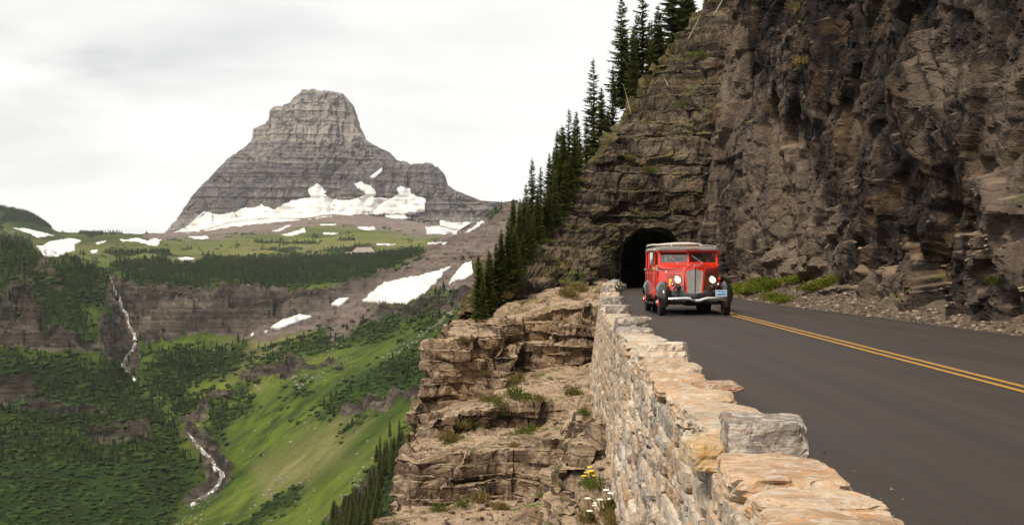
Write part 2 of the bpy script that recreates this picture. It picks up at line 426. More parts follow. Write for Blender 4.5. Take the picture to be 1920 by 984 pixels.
r = t.mix(t.ramp(t.noise(P, .02, 5, .6), [(.5, 0), (.66, .5)]), r, (.30, .255, .20))
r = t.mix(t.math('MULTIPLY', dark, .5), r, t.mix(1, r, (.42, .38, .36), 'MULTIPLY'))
r = t.mix(pink, r, t.mix(t.rng(n2, .3, .7), (.18, .135, .115), (.27, .215, .185)))
g = t.mix(t.ramp(t.math('ADD', rk, t.math('MULTIPLY', t.math('SUBTRACT', n2, .5), .9)), [(.42, 0), (.55, 1)]), g, r)
M['ground'] = t.bsdf(g, .95, t.bump(t.math('ADD', n2, t.math('MULTIPLY', bd, t.math('MULTIPLY', rk, 1.8))), 1.0, 9.0))
t = NT('old_snow'); P = t.pos()
c = t.mix(t.ramp(t.noise(P, .05, 7, .68), [(.46, 0), (.68, .7)]), (.70, .695, .69), (.44, .38, .33))
M['snow'] = t.bsdf(c, .7, t.bump(t.noise(P, .08, 5), .3, 1.0))
t = NT('white_water'); P = t.pos()
c = t.ramp(t.noise(t.map(P, (.16, .16, .10)), 1.3, 5, .65, .8), [(.48, (.10, .08, .07)), (.53, (.28, .24, .21)), (.58, (.76, .77, .78))])
M['water'] = t.bsdf(c, .4, t.bump(t.noise(P, .8, 5), .5, .4))
# ---------------------------------------------------------------- the valley: a height field through surveyed points (bearing, picture row, distance)
prof = {
 -420: [(90,1500),(300,1180),(700,1000),(900,860),(1050,700),(1200,520),(1400,420),(1900,440),(3000,400),(3500,380),(4800,420)],
 -150: [(90,1500),(300,1180),(700,984),(850,860),(960,760),(1060,640),(1150,540),(1300,450),(1420,425),(1800,450),(2500,440),(3200,370),(3600,375),(4800,430)],
 0: [(90,1500),(300,1150),(700,984),(850,860),(930,800),(985,752),(1000,705),(1060,645),(1120,600),(1140,560),(1250,500),(1370,457),(1700,474),(2300,452),(2900,425),(3300,388),(3600,395),(4800,440)],
 60: [(90,1500),(300,1150),(710,984),(860,860),(950,790),(1000,740),(1040,670),(1080,640),(1110,595),(1250,510),(1350,470),(1700,478),(2300,458),(2900,435),(3300,405),(3700,412),(4800,442)],
 115: [(90,1500),(300,1150),(720,984),(870,860),(950,800),(1020,720),(1070,655),(1110,615),(1200,545),(1320,486),(1700,485),(2300,462),(3000,440),(3400,437),(4800,452)],
 190: [(90,1500),(300,1150),(740,984),(880,870),(950,820),(1030,730),(1090,665),(1130,640),(1230,585),(1330,540),(1420,510),(1900,489),(2500,462),(3000,443),(3400,441),(4800,455)],
 235: [(90,1500),(300,1150),(750,984),(880,880),(960,800),(1050,740),(1130,705),(1200,660),(1260,625),(1340,570),(1440,530),(1560,511),(2100,485),(2700,458),(3200,440),(4800,455)],
 290: [(90,1500),(300,1150),(760,984),(880,890),(960,820),(1060,740),(1130,700),(1190,665),(1260,630),(1300,585),(1420,545),(1540,513),(2100,482),(2700,456),(3200,438),(4800,450)],
 350: [(90,1500),(300,1130),(760,984),(850,940),(900,895),(960,835),(1030,780),(1110,730),(1180,690),(1260,645),(1290,590),(1420,550),(1530,518),(2000,488),(2400,472),(2900,452),(3400,436),(4800,430)],
 450: [(90,1500),(300,1100),(650,984),(780,915),(860,870),(960,800),(1100,720),(1200,660),(1270,622),(1300,575),(1400,545),(1480,522),(1800,500),(2200,480),(2900,448),(3400,432),(3700,415),(4800,420)],
 550: [(90,1500),(250,1120),(540,984),(700,890),(860,790),(1000,715),(1150,650),(1240,610),(1300,570),(1400,548),(1480,530),(1800,505),(2200,484),(2700,458),(3400,430),(3700,408),(4800,420)],
 650: [(90,1450),(200,1150),(400,984),(540,895),(720,795),(900,715),(1050,655),(1180,610),(1300,572),(1400,540),(1520,520),(1780,502),(2200,484),(2800,454),(3400,428),(3700,405),(4800,420)],
 750: [(90,1350),(170,1130),(300,984),(400,900),(560,795),(740,715),(900,655),(1030,610),(1150,580),(1300,530),(1420,502),(1600,492),(2200,477),(2900,449),(3500,428),(3700,412),(4800,425)],
 820: [(80,1300),(140,1100),(240,970),(400,830),(560,730),(720,665),(850,620),(960,590),(1120,545),(1280,502),(1360,484),(1400,478),(1480,462),(1560,462),(2000,470),(2900,447),(3500,425),(4800,430)],
 890: [(80,1250),(140,1050),(240,880),(380,750),(540,650),(680,600),(820,570),(1000,540),(1200,505),(1330,486),(1380,478),(1440,448),(1540,421),(1640,430),(2100,450),(2900,440),(4800,430)],
 950: [(80,1150),(140,950),(240,800),(380,690),(540,600),(700,560),(900,530),(1150,500),(1310,485),(1370,476),(1430,440),(1520,400),(1600,384),(1800,400),(2400,430),(4800,430)],
 1000: [(80,1150),(140,950),(240,800),(380,690),(540,600),(700,560),(900,530),(1150,500),(1310,485),(1370,476),(1430,440),(1520,405),(1600,395),(1800,405),(2400,430),(4800,430)],
 1080: [(80,900),(140,760),(240,650),(400,580),(700,520),(1000,500),(1290,486),(1350,475),(1500,440),(1700,425),(2000,425),(2600,430),(4800,430)],
 1300: [(80,800),(140,680),(240,600),(400,540),(700,500),(1000,480),(1300,460),(1500,440),(1800,420),(2400,425),(4800,430)],
 1700: [(80,700),(140,640),(240,580),(400,520),(700,490),(1000,470),(1500,440),(2000,430),(3000,430),(4800,430)],
}
pc = np.array(sorted(prof))
dl = np.exp(np.linspace(math.log(85), math.log(4800), 1150))
ld = np.log(dl)
rows = []
for p in pc:
    a = np.array(prof[p], float); rows.append(np.interp(ld, np.log(a[:, 0]), a[:, 1]))
rows = np.array(rows)
k_ = np.exp(-np.linspace(-2, 2, 9)**2); k_ /= k_.sum()
rows = np.array([np.convolve(np.pad(r_, 4, 'edge'), k_, 'valid') for r_ in rows])
pxs = np.arange(-420, 1500, 3.4)
ti = np.interp(pxs, pc, np.arange(len(pc)))
RW = cr(rows, ti)                                  # (npx, nd) picture rows
GX = ((pxs-960)/F)[:, None]*dl[None, :]; GY = np.repeat(dl[None, :], len(pxs), 0)
GZ = CH-(RW-HZ)/F*GY
PX = np.repeat(pxs[:, None], len(dl), 1)

def poly_mask(px, row, polys, feather=14):
    """soft inside test with a noisy outline; arrays are flattened"""
    out = np.zeros(px.shape)
    for pl in polys:
        a = np.array(pl, float); n = len(a); ins = np.zeros(px.shape, bool); dm = np.full(px.shape, 1e9)
        lo = a.min(0)-feather*2; hi = a.max(0)+feather*2
        s = (px > lo[0]) & (px < hi[0]) & (row > lo[1]) & (row < hi[1])
        x = px[s]; y = row[s]; i_ = np.zeros(x.shape, bool); d_ = np.full(x.shape, 1e9)
        for k in range(n):
            x1, y1 = a[k]; x2, y2 = a[(k+1) % n]
            if y1 != y2:
                c = ((y1 > y) != (y2 > y)) & (x < (x2-x1)*(y-y1)/(y2-y1)+x1); i_ ^= c
            vx, vy = x2-x1, y2-y1; L = vx*vx+vy*vy+1e-9
            u = np.clip(((x-x1)*vx+(y-y1)*vy)/L, 0, 1); d_ = np.minimum(d_, np.hypot(x-x1-u*vx, y-y1-u*vy))
        v = np.where(i_, .5+d_/feather/2, .5-d_/feather/2)
        o = out[s]; out[s] = np.maximum(o, np.clip(v, 0, 1))
    return out
V = np.stack([GX, GY, GZ], 2).reshape(-1, 3)
nA = fbm(V/np.array([60, 90, 60.]), 4, 3); nB = fbm(V/18., 3, 5)
wx = PX.ravel()+nA*26+nB*10; wy = RW.ravel()+fbm(V/45., 4, 11)*11
P_rock = [[(205,520),(300,545),(470,535),(560,552),(640,538),(740,512),(790,486),(880,486),(830,508),(770,545),(690,575),(600,602),(520,618),(470,628),(380,622),(300,640),(262,650),(225,620)],
 [(0,545),(40,520),(70,500),(60,560),(110,600),(160,640),(225,640),(238,662),(120,657),(0,640)], [(70,480),(110,500),(130,545),(100,540)],[(-400,600),(0,560),(0,640),(-400,700)],
 [(195,520),(225,520),(262,650),(262,700),(225,690),(190,640),(205,590)],
 [(0,722),(55,716),(70,745),(135,758),(130,788),(60,775),(0,760)], [(-400,700),(0,715),(0,770),(-400,800)],
 [(168,800),(285,795),(283,826),(180,832)], [(135,762),(200,770),(190,782),(140,785)],
 [(450,694),(520,680),(600,688),(640,690),(620,699),(540,704),(490,712),(455,708)],
 [(640,752),(690,740),(760,738),(822,718),(820,744),(740,755),(700,772),(640,780)],
 [(585,604),(640,590),(700,584),(760,578),(830,556),(890,550),(890,580),(830,590),(760,600),(680,606),(600,618)],
 [(338,775),(352,770),(372,812),(415,856),(440,885),(420,912),(350,958),(336,958),(390,905),(372,855),(346,810)],
 [(352,768),(400,742),(440,735),(440,742),(400,754),(370,790)],
 [(825,455),(885,420),(955,380),(980,380),(980,500),(760,498),(790,482)],
 [(640,940),(700,880),(715,884),(665,945),(620,984),(600,984)]]
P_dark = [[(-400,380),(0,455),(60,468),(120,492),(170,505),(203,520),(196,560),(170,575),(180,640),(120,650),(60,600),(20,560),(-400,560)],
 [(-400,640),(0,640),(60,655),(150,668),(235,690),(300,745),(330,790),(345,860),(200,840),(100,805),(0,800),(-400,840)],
 [(-400,800),(0,790),(345,850),(390,890),(330,960),(300,1100),(-400,1200)],  # lower left: dark growth, with the cloud shade painted into its colour
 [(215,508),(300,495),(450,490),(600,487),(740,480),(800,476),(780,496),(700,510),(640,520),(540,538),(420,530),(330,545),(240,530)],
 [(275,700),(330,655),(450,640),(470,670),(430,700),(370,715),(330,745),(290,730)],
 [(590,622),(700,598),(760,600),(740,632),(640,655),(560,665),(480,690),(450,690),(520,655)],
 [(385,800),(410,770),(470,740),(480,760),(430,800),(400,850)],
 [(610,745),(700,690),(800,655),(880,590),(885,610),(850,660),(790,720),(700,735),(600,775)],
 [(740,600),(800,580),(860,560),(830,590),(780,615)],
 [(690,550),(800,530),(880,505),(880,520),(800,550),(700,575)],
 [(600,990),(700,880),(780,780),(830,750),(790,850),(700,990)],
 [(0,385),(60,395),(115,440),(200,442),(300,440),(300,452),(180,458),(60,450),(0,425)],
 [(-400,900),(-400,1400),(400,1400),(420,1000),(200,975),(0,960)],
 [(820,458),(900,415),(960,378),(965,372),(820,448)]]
P_dry = [[(200,490),(340,470),(560,450),(880,445),(860,475),(600,482),(400,486),(230,510)], [(430,640),(520,600),(560,640),(480,690),(440,690)],
 [(480,880),(700,740),(640,860),(500,940)], [(0,425),(100,445),(300,455),(300,470),(100,480),(0,470)], [(840,470),(960,400),(960,430),(870,480)],[(400,640),(560,600),(700,580),(700,592),(560,640),(420,690)]]
P_pink = [[(800,472),(885,428),(955,388),(990,400),(990,560),(890,548),(820,530),(760,492)],[(270,440),(330,412),(420,398),(600,385),(800,380),(880,400),(930,420),(900,448),(800,444),(700,432),(600,424),(520,440),(420,446),(300,452)],
 [(640,560),(720,525),(790,486),(890,486),(890,545),(810,545),(700,575),(600,600),(560,610),(600,575)],[(430,625),(600,598),(600,612),(480,640)],[(630,590),(700,560),(700,600),(620,650),(600,630)]]
rk = np.maximum(poly_mask(wx, wy, P_rock, 9), poly_mask(wx, wy, P_pink, 16))
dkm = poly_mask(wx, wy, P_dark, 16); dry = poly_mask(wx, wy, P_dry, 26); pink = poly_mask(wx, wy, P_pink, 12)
far = sst(2200, 3000, V[:, 1])
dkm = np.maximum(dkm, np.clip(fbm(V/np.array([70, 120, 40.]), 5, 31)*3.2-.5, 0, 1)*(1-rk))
rk = np.maximum(rk, np.clip(fbm(V/np.array([90, 60, 30.]), 5, 41)*4-2.0, 0, 1)*(1-far))
# relief: broken ground everywhere, ledges where rock shows
sc = np.clip(V[:, 1]/900, .15, 1.6)
amp = sst(90, 400, V[:, 1])
V[:, 2] += amp*(fbm(V/120., 4, 51)*5*sc+fbm(V/35., 4, 55)*2.0*sc+fbm(V/11., 2, 57)*.8*sc)
ST = Strata(-420, 420, 5, 15, 3)
zz = V[:, 2]+fbm(V/140., 3, 61)*14+V[:, 0]*.03
i_, f_, th_, r_ = ST(zz)
terr = sst(.08, .55, f_)-f_
V[:, 2] += terr*th_*np.clip(rk*1.6-.3, 0, 1)*.85*(1-far*.5)*(1-pink*.8)
V[:, 2] += np.clip(rk, 0, 1)*(1-pink*.6)*(1-far)*facet(V, (16, 16, 9), 71, 1.2)[0]*(1.5+5*sst(800, 1150, V[:, 1]))+np.clip(rk, 0, 1)*(1-pink*.6)*(1-far)*facet(V, (7, 7, 5), 73, 1.2)[0]*2.5
VG = V.copy()
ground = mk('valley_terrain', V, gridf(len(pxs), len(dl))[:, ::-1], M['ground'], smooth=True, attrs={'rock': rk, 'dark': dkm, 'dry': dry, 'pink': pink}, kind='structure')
ground['label'] = 'green alpine valley floor and slopes with meadows, rock bands and forest'
ground.data.set_sharp_from_angle(angle=R(40))
# base ground beyond and under everything, out to the horizon
gv = [(-5000, -1500, -330), (5000, -1500, -330), (5000, 7000, -330), (-5000, 7000, -330)]
mk('ground', gv, [(0, 1, 2, 3)], M['ground'], kind='structure', attrs={'rock': [0]*4, 'dark': [1]*4, 'dry': [0]*4, 'pink': [0]*4})

# ---------------------------------------------------------------- the mountain: level outlines stacked, each one an oval of its own
def blur2(A, n=1):
    for _ in range(n):
        for ax_ in (0, 1):
            p = np.pad(A, [(1, 1) if k == ax_ else (0, 0) for k in (0, 1)], 'edge')
            A = (p.take(range(0, A.shape[ax_]), ax_)+2*A+p.take(range(2, A.shape[ax_]+2), ax_))/4
    return A
def tonef(z, h):
    row = HZ-(z-CH)/4250*F; return .65*sst(275, 262, row)+.35*(np.abs(row-270) < 5)-.75*sst(305, 325, row)*sst(410, 390, row)
def butte(name, levels, yc, depth, seed, label, flute=1.0, nang=620, nlev=300, power=2.2, step=1.0):
    lv = np.array(levels, float)                         # row, left px, right px
    z = CH-(lv[:, 0]-HZ)/F*yc
    L = (lv[:, 1]-960)/F*yc; Rr = (lv[:, 2]-960)/F*yc
    t_ = np.linspace(0, 1, nlev); zt = z[0]+(z[-1]-z[0])*t_**1.15
    o_ = np.argsort(z); Lz = np.interp(zt, z[o_], L[o_]); Rz = np.interp(zt, z[o_], Rr[o_])
    xc = (Lz+Rz)/2; hw = np.maximum((Rz-Lz)/2, 1)
    a = np.linspace(-R(115), R(115), nang)              # the side that faces the road, and round both flanks
    ca, sa = np.cos(a), np.sin(a)
    ux = np.sign(sa)*np.abs(sa)**(2/power); uy = np.sign(ca)*np.abs(ca)**(2/power)
    X = xc[None, :]+hw[None, :]*ux[:, None]; Y = yc-hw[None, :]*depth*uy[:, None]; Z = np.repeat(zt[None, :], nang, 0)
    G = np.stack([X, Y, Z], 2); P = G.reshape(-1, 3)
    nx = np.repeat(ux[:, None], nlev, 1).ravel(); ny = -np.repeat(uy[:, None], nlev, 1).ravel()
    nn = np.hypot(nx, ny)+1e-9; nx /= nn; ny /= nn
    hrel = (P[:, 2]-z[-1])/(z[0]-z[-1])
    q = P*np.array([1, 1, .22])
    rdg = 1-np.abs(fbm(q/75., 4, seed))*2.2                 # gullies and ribs
    rd2 = 1-np.abs(fbm(q/24., 4, seed+5))*2
    fa, ed, cc = facet(P, (30, 30, 44), seed+9, 1.1)
    rd3 = 1-np.abs(fbm(P*np.array([1, 1, .05])/26., 3, seed+41))*2.4; twr = sst(.50, .62, hrel)
    d = rdg*34*flute*(1-.35*twr)+rd2*12*flute+rd3*16*flute*(.25+.75*twr)+fa*11*(1-.5*twr)+np.minimum(ed, .2)*16
    st = Strata(z[-1]-40, z[0]+40, 7*step, 19*step, seed+3)
    i2, f2, th2, r2 = st(P[:, 2]+fbm(P/120., 2, seed+7)*5+P[:, 0]*.012)
    d += ((r2-.5)*6-np.exp(-np.minimum(f2, 1-f2)*th2/2.0)*1.8+(.5-f2)*th2*.35)*(1-.5*twr)
    edge = 1-.75*sst(.75, 1.0, np.abs(np.repeat(ux[:, None], nlev, 1).ravel()))
    P[:, 0] += nx*(d-10)*edge; P[:, 1] += ny*(d-10)
    P[:, 2] += fbm(P/28., 3, seed+13)*4*sst(.6, 1, hrel)+facet(P, (22, 40, 60), seed+15)[0]*5*sst(.8, 1, hrel)
    # close the top
    top = P.reshape(nang, nlev, 3)[:, 0].copy(); c0 = top.mean(0)+np.array([0, hw[0]*.5, 1.0])
    tone = .5+(cc-.5)*.45+(r2-.5)*.75+tonef(P[:, 2], hrel)
    V = np.vstack([P, c0[None]]); Fq = gridf(nang, nlev)
    tp = [(i*nlev, (i+1)*nlev, len(P)) for i in range(nang-1)]
    Vn = np.vstack([P, top+np.array([0, 0, .3]), np.repeat(c0[None], nang, 0)])
    n0 = len(P); i = np.arange(nang-1); Ft = np.stack([n0+i, n0+i+1, n0+nang+i+1, n0+nang+i], 1)
    tn = np.concatenate([tone, np.full(2*nang, .5)])
    o = mk(name, Vn, np.vstack([Fq[:, ::-1], Ft]), M['mount'], attrs={'tone': tn}, kind='structure')
    bm = bmesh.new(); bm.from_mesh(o.data); bmesh.ops.recalc_face_normals(bm, faces=bm.faces); bm.to_mesh(o.data); bm.free()
    o['label'] = label
    return Vn, np.vstack([Fq[:, ::-1], Ft])
lv1 = [(171,586,606),(173,566,628),(178,560,641),(185,553,648),(195,545,656),(203,520,661),(212,513,664),(222,511,667),(236,493,672),(242,480,674),(262,478,682),(268,474,690),(276,463,704),(286,452,728),(300,430,742),(310,424,760),(322,412,775),(345,388,800),(365,370,830),(390,352,855),(412,338,880),(440,312,900),(470,290,930)]
mv1, mf1 = butte('mountain', lv1, 4250, .36, 101, 'grey stepped mountain tower rising above snowfields', 1.0)
lv2 = [(309,776,808),(313,772,820),(320,768,826),(335,764,834),(348,756,838),(356,750,850),(365,742,872),(376,730,900),(381,720,962),(395,712,985),(412,700,1010),(440,690,1040),(470,680,1060)]
mv2, mf2 = butte('mountain_shoulder', lv2, 4120, .30, 151, 'lower rocky shoulder to the right of the mountain tower', .6, nang=380, nlev=180, step=.7)
lv3 = [(302,700,748),(306,688,765),(318,670,785),(335,655,800),(350,645,815),(372,630,835),(395,615,850),(430,600,870)]
mv3, mf3 = butte('mountain_buttress', lv3, 4130, .30, 171, 'dark reddish rock buttress at the foot of the mountain tower', .8, nang=300, nlev=150, step=.8)

sp_ = MB()
for k, (px, r0, r1, wd) in enumerate([(482, 262, 243, 9), (487, 258, 238, 8), (493, 255, 233, 7), (499, 250, 232, 8), (505, 248, 228, 7), (510, 240, 226, 7), (540, 205, 194, 9), (660, 215, 200, 9)]):
    c0, c1 = np.array(at(px, r0+14, 4235)), np.array(at(px+.5, r1, 4240)); sp_.tube([c0, c0*.45+c1*.55, c0*.15+c1*.85, c1], [wd*1.3, wd*1.05, wd*.7, wd*.18], 6)
pn = sp_.build('pinnacles', M['mount']); pn['kind'] = 'structure'; pn['label'] = 'row of small rock pinnacles on the left shoulder of the mountain tower'
# ---------------------------------------------------------------- snow lying on mountain and meadow
def bvh(parts):
    V = []; Fc = []; b = 0
    for v, f in parts:
        V.append(v); Fc.append(np.asarray(f)+b); b += len(v)
    V = np.vstack(V); Fc = np.vstack([np.vstack([f[:, [0, 1, 2]], f[:, [0, 2, 3]]]) for f in Fc])
    return BVHTree.FromPolygons(V.tolist(), Fc.tolist())
gf = gridf(len(pxs), len(dl))[:, ::-1]
BF = bvh([(VG, gf), (mv1, mf1), (mv2, mf2), (mv3, mf3)])
EYE = Vector((0, 0, CH))
def ray(px, row, B):
    d = Vector(((px-960)/F, 1, -(row-HZ)/F)).normalized()
    h = B.ray_cast(EYE, d); return h[0], h[1]
def drape(name, pl, B, m, step=2.0, lift=2.0, amp=3.5, seed=5, kind='structure', label=None, dmax=1e9, thick=2.5, soft=0):
    """a sheet that follows the ground inside the surveyed outline pl"""
    a = np.array(pl, float); lo, hi = a.min(0)-4, a.max(0)+4
    xs = np.arange(lo[0], hi[0], step); ys = np.arange(lo[1], hi[1], step*.6)
    XX, YY = np.meshgrid(xs, ys, indexing='ij'); q = np.stack([XX.ravel(), YY.ravel(), np.zeros(XX.size)], 1)
    wx = XX.ravel()+fbm(q/9., 4, seed)*amp*1.6; wy = YY.ravel()+fbm(q/7., 4, seed+3)*amp
    mk_ = poly_mask(wx, wy, [pl], 1.0).reshape(XX.shape) > .5
    idx = -np.ones(XX.shape, int); V = []; D = np.full(XX.shape, np.nan)
    for i in range(len(xs)):
        for j in range(len(ys)):
            if mk_[i, j]:
                h, n = ray(XX[i, j], YY[i, j], B)
                if h is not None and h.y < dmax: D[i, j] = h.y
    ok = ~np.isnan(D)
    if not ok.any(): return None
    if soft:                                    # snow fills the hollows: its own surface is smoother than the rock under it
        W = ok.astype(float); A = np.where(ok, D, 0)
        num, den = blur2(A, soft), blur2(W, soft); Ds = np.where(ok, num/np.maximum(den, 1e-6), 0); Ds = np.where(ok, np.minimum(Ds, D+2)*.5+Ds*.5, 0)-soft*.6
        D = np.where(ok, Ds, D)
    for i in range(len(xs)):
        for j in range(len(ys)):
            if ok[i, j]:
                h = Vector(at(XX[i, j], YY[i, j], D[i, j])); idx[i, j] = len(V); V.append(h+(EYE-h).normalized()*lift*1.5+Vector((0, 0, lift*.5)))
    Fc = []
    for i in range(len(xs)-1):
        for j in range(len(ys)-1):
            q = [idx[i, j], idx[i, j+1], idx[i+1, j+1], idx[i+1, j]]
            if min(q) >= 0:
                dy = [V[k].y for k in q]
                if max(dy)-min(dy) < 260: Fc.append(q)
    if not Fc: return None
    o = mk(name, V, Fc, m, smooth=True, kind=kind)
    bm = bmesh.new(); bm.from_mesh(o.data)
    bmesh.ops.delete(bm, geom=[v for v in bm.verts if not v.link_faces], context='VERTS')
    be = [e for e in bm.edges if e.is_boundary]
    r = bmesh.ops.extrude_edge_only(bm, edges=be)          # the edge of the sheet turns down into the ground
    for v in r['geom']:
        if isinstance(v, bmesh.types.BMVert): v.co.z -= thick; v.co.y += thick
    bm.to_mesh(o.data); bm.free()
    if label: o['label'] = label
    return o
SN = [
 ([(340,437),(360,418),(388,396),(410,403),(435,398),(461,389),(475,390),(490,383),(512,392),(538,380),(560,374),(580,369),(575,356),(585,349),(596,345),(605,350),(613,359),(607,364),(629,374),(651,376),(664,372),(680,368),(682,360),(668,352),(664,345),(673,339),(684,345),(697,348),(706,362),(699,370),(712,370),(728,372),(740,368),(748,363),(743,354),(752,348),(763,352),(770,352),(772,364),(785,369),(800,374),(798,396),(757,400),(695,403),(629,405),(578,412),(490,420),(446,425),(391,433)], 'broad snowfield across the foot of the mountain tower'),
 ([(800,440),(796,424),(820,424),(824,412),(850,418),(912,416),(880,436),(845,440)], 'snowfield under the right shoulder of the mountain'),
 ([(690,332),(706,322),(718,311),(717,322),(702,334)], 'small snow patch high in the gully right of the tower'),
 ([(522,442),(556,432),(572,427),(576,436),(545,444)], 'wedge of snow on the meadow below the mountain'),
 ([(502,436),(540,422),(550,422),(525,434)], 'slanting streak of snow on the pink talus'),
 ([(718,404),(760,402),(768,410),(735,412)], 'low snow strip at the right end of the broad snowfield'),
 ([(348,444),(388,442),(396,448),(370,450)], 'thin snow strip left of the meadow wedge'),
 ([(598,420),(632,419),(630,423),(602,424)], 'small snow strip in the middle of the upper meadow'),
 ([(664,426),(700,425),(706,431),(690,434),(672,430)], 'small snow patch on the upper meadow toward the shoulder'),
 ([(600,436),(640,436),(630,441),(606,440)], 'faint snow streak in the middle of the green meadow'),
 ([(704,457),(742,457),(742,460),(706,461)], 'narrow snow strip above the lodge'),
 ([(800,455),(840,454),(838,458),(804,459)], 'narrow snow strip right of the lodge'),
 ([(324,486),(350,482),(370,485),(345,489)], 'lone snow strip on the near edge of the meadow'),
 ([(206,452),(240,448),(262,446),(280,452),(286,446),(304,450),(296,462),(278,460),(262,456),(238,453)], 'long snow band on the pass left of the mountain'),
 ([(176,456),(202,449),(196,457),(184,460)], 'small snow patch on the left pass beside the round snowfield'),
 ([(66,462),(82,460),(96,452),(130,446),(158,452),(140,460),(142,470),(108,482),(82,480)], 'round snowfield on the left behind the forested ridge'),
 ([(16,426),(48,428),(80,436),(106,442),(70,446),(58,440)], 'snow tongue on the far left hill'),
 ([(168,470),(184,468),(182,474),(170,476)], 'tiny snow patch right of the round snowfield'),
 ([(678,564),(720,530),(745,526),(820,508),(848,498),(800,548),(762,570),(700,568)], 'large sloping snow patch below the far road'),
 ([(838,534),(866,496),(905,484),(925,486),(880,520)], 'steep snow patch beneath the far road by the trees'),
 ([(618,572),(634,560),(655,558),(640,574)], 'small snow patch left of the large sloping one'),
 ([(504,616),(530,600),(562,590),(588,594),(560,604),(524,616)], 'long thin snow patch at the foot of the cliff band'),
 ([(466,628),(474,624),(478,628),(470,632)], 'tiny snow remnant left of the thin patch'),
 ([(494,622),(502,619),(504,623),(496,626)], 'tiny snow remnant touching the thin patch'),
 ([(320,436),(345,428),(380,398),(392,394),(372,410),(345,436)], 'snow streak down the left flank of the mountain'),
]
for k, (pl, lab) in enumerate(SN):
    o = drape('snow_patch', pl, BF, M['snow'], step=1.9 if k else 1.7, seed=300+k*7, amp=2.6 if len(pl) > 6 else 1.5, label=lab, soft=6 if k in (0, 1, 2) else 3, thick=3 if k < 3 else 2.5)

# the stream: a cascade, a gorge and a gravelly run on the valley floor
def strip(name, pts, B, m, lift=1.2, label=None, sub=6, seed=1, kind='structure', edge=.25, tex=True):
    a = np.array(pts, float); t_ = np.linspace(0, len(a)-1, (len(a)-1)*sub+1); q = np.array([cr(a, np.array([v]))[0] for v in t_])
    g = np.random.default_rng(seed); V = []; Fc = []; n = 7
    for i, (x, y, w_) in enumerate(q):
        x += g.uniform(-.5, .5)*w_*edge
        for k in range(n):
            u = (k/(n-1)-.5)*w_*(1+g.uniform(-edge, edge))
            h, _ = ray(x+u, y, B)
            if h is None: h = Vector(at(x+u, y, 1200))
            V.append(h+(EYE-h).normalized()*lift*1.5+Vector((0, 0, lift*(.6 if 0 < k < n-1 else -1.5))))
    for i in range(len(q)-1):
        for k in range(n-1):
            f = [i*n+k, i*n+k+1, (i+1)*n+k+1, (i+1)*n+k]
            if max(V[j].y for j in f)-min(V[j].y for j in f) < 150: Fc.append(f)
    o = mk(name, V, Fc, m, smooth=True, kind=kind)
    if label: o['label'] = label
    return o
strip('waterfall', [(205,516,3),(211,530,4),(216,545,5),(226,560,5),(228,575,6),(238,590,6),(241,608,6),(250,622,7),(254,640,8),(248,656,7),(236,672,9),(232,690,10),(246,704,8),(254,714,5)], BF, M['water'], sub=7, label='white cascade falling down the gully between the cliffs')
strip('stream', [(352,812,3),(366,828,4),(380,844,5),(398,862,7),(404,876,9),(416,888,10),(412,902,8),(402,918,7),(376,934,5),(352,950,3)], BF, M['water'], sub=7, seed=4, label='stony stream on the valley floor below the gorge')
strip('far_road', [(758,489,3.0),(790,486,3.2),(830,484,3.4),(870,482.5,3.6),(920,481,3.6),(965,480,3.6)], BF, M['gravel'], lift=2.5, sub=10, edge=.05, label='far road cut across the mountainside')

# ---------------------------------------------------------------- forest, bushes and boulders of the valley
Q = VG[gf]; cen = Q.mean(1); e1 = Q[:, 2]-Q[:, 0]; e2 = Q[:, 3]-Q[:, 1]; area = np.linalg.norm(np.cross(e1, e2), axis=1)/2
fd = dkm[gf].mean(1); fr = rk[gf].mean(1); fy = dry[gf].mean(1)
pxc = 960+cen[:, 0]/cen[:, 1]*F; rwc = HZ-(cen[:, 2]-CH)/cen[:, 1]*F
inview = (pxc > -120) & (pxc < 1010) & (rwc < 1060) & (rwc > 360)
def scatter(wt, n, g):
    p = wt/wt.sum(); i = g.choice(len(wt), n, p=p); u = g.random((n, 2))
    q = Q[i]; a = q[:, 0]+(q[:, 1]-q[:, 0])*u[:, :1]; b = q[:, 3]+(q[:, 2]-q[:, 3])*u[:, :1]
    return a+(b-a)*u[:, 1:]
g = np.random.default_rng(21)
def proto_conifer(n=7, tiers=4):
    V = []; Fc = []
    for k in range(tiers):
        z0 = .08+k*.92/tiers*.9; z1 = min(z0+.92/tiers*1.55, 1.0); r = .17*(1-k/tiers)**.8+.03
        b = len(V); V.append((0, 0, z1))
        for j in range(n):
            a = 2*math.pi*j/n+k*.5; rr = r*(1 if j % 2 else .62); V.append((math.cos(a)*rr, math.sin(a)*rr, z0))
        for j in range(n): Fc.append((b, b+1+j, b+1+(j+1) % n))
    return np.array(V), np.array(Fc)
def blob(seed=0, n=1):
    bm = bmesh.new(); bmesh.ops.create_icosphere(bm, subdivisions=n, radius=1)
    V = np.array([v.co[:] for v in bm.verts]); Fc = np.array([[v.index for v in f.verts] for f in bm.faces]); bm.free()
    gg = np.random.default_rng(seed); V *= gg.uniform(.65, 1.25, (len(V), 1)); V[:, 2] = V[:, 2]*.62+.25
    return V, Fc
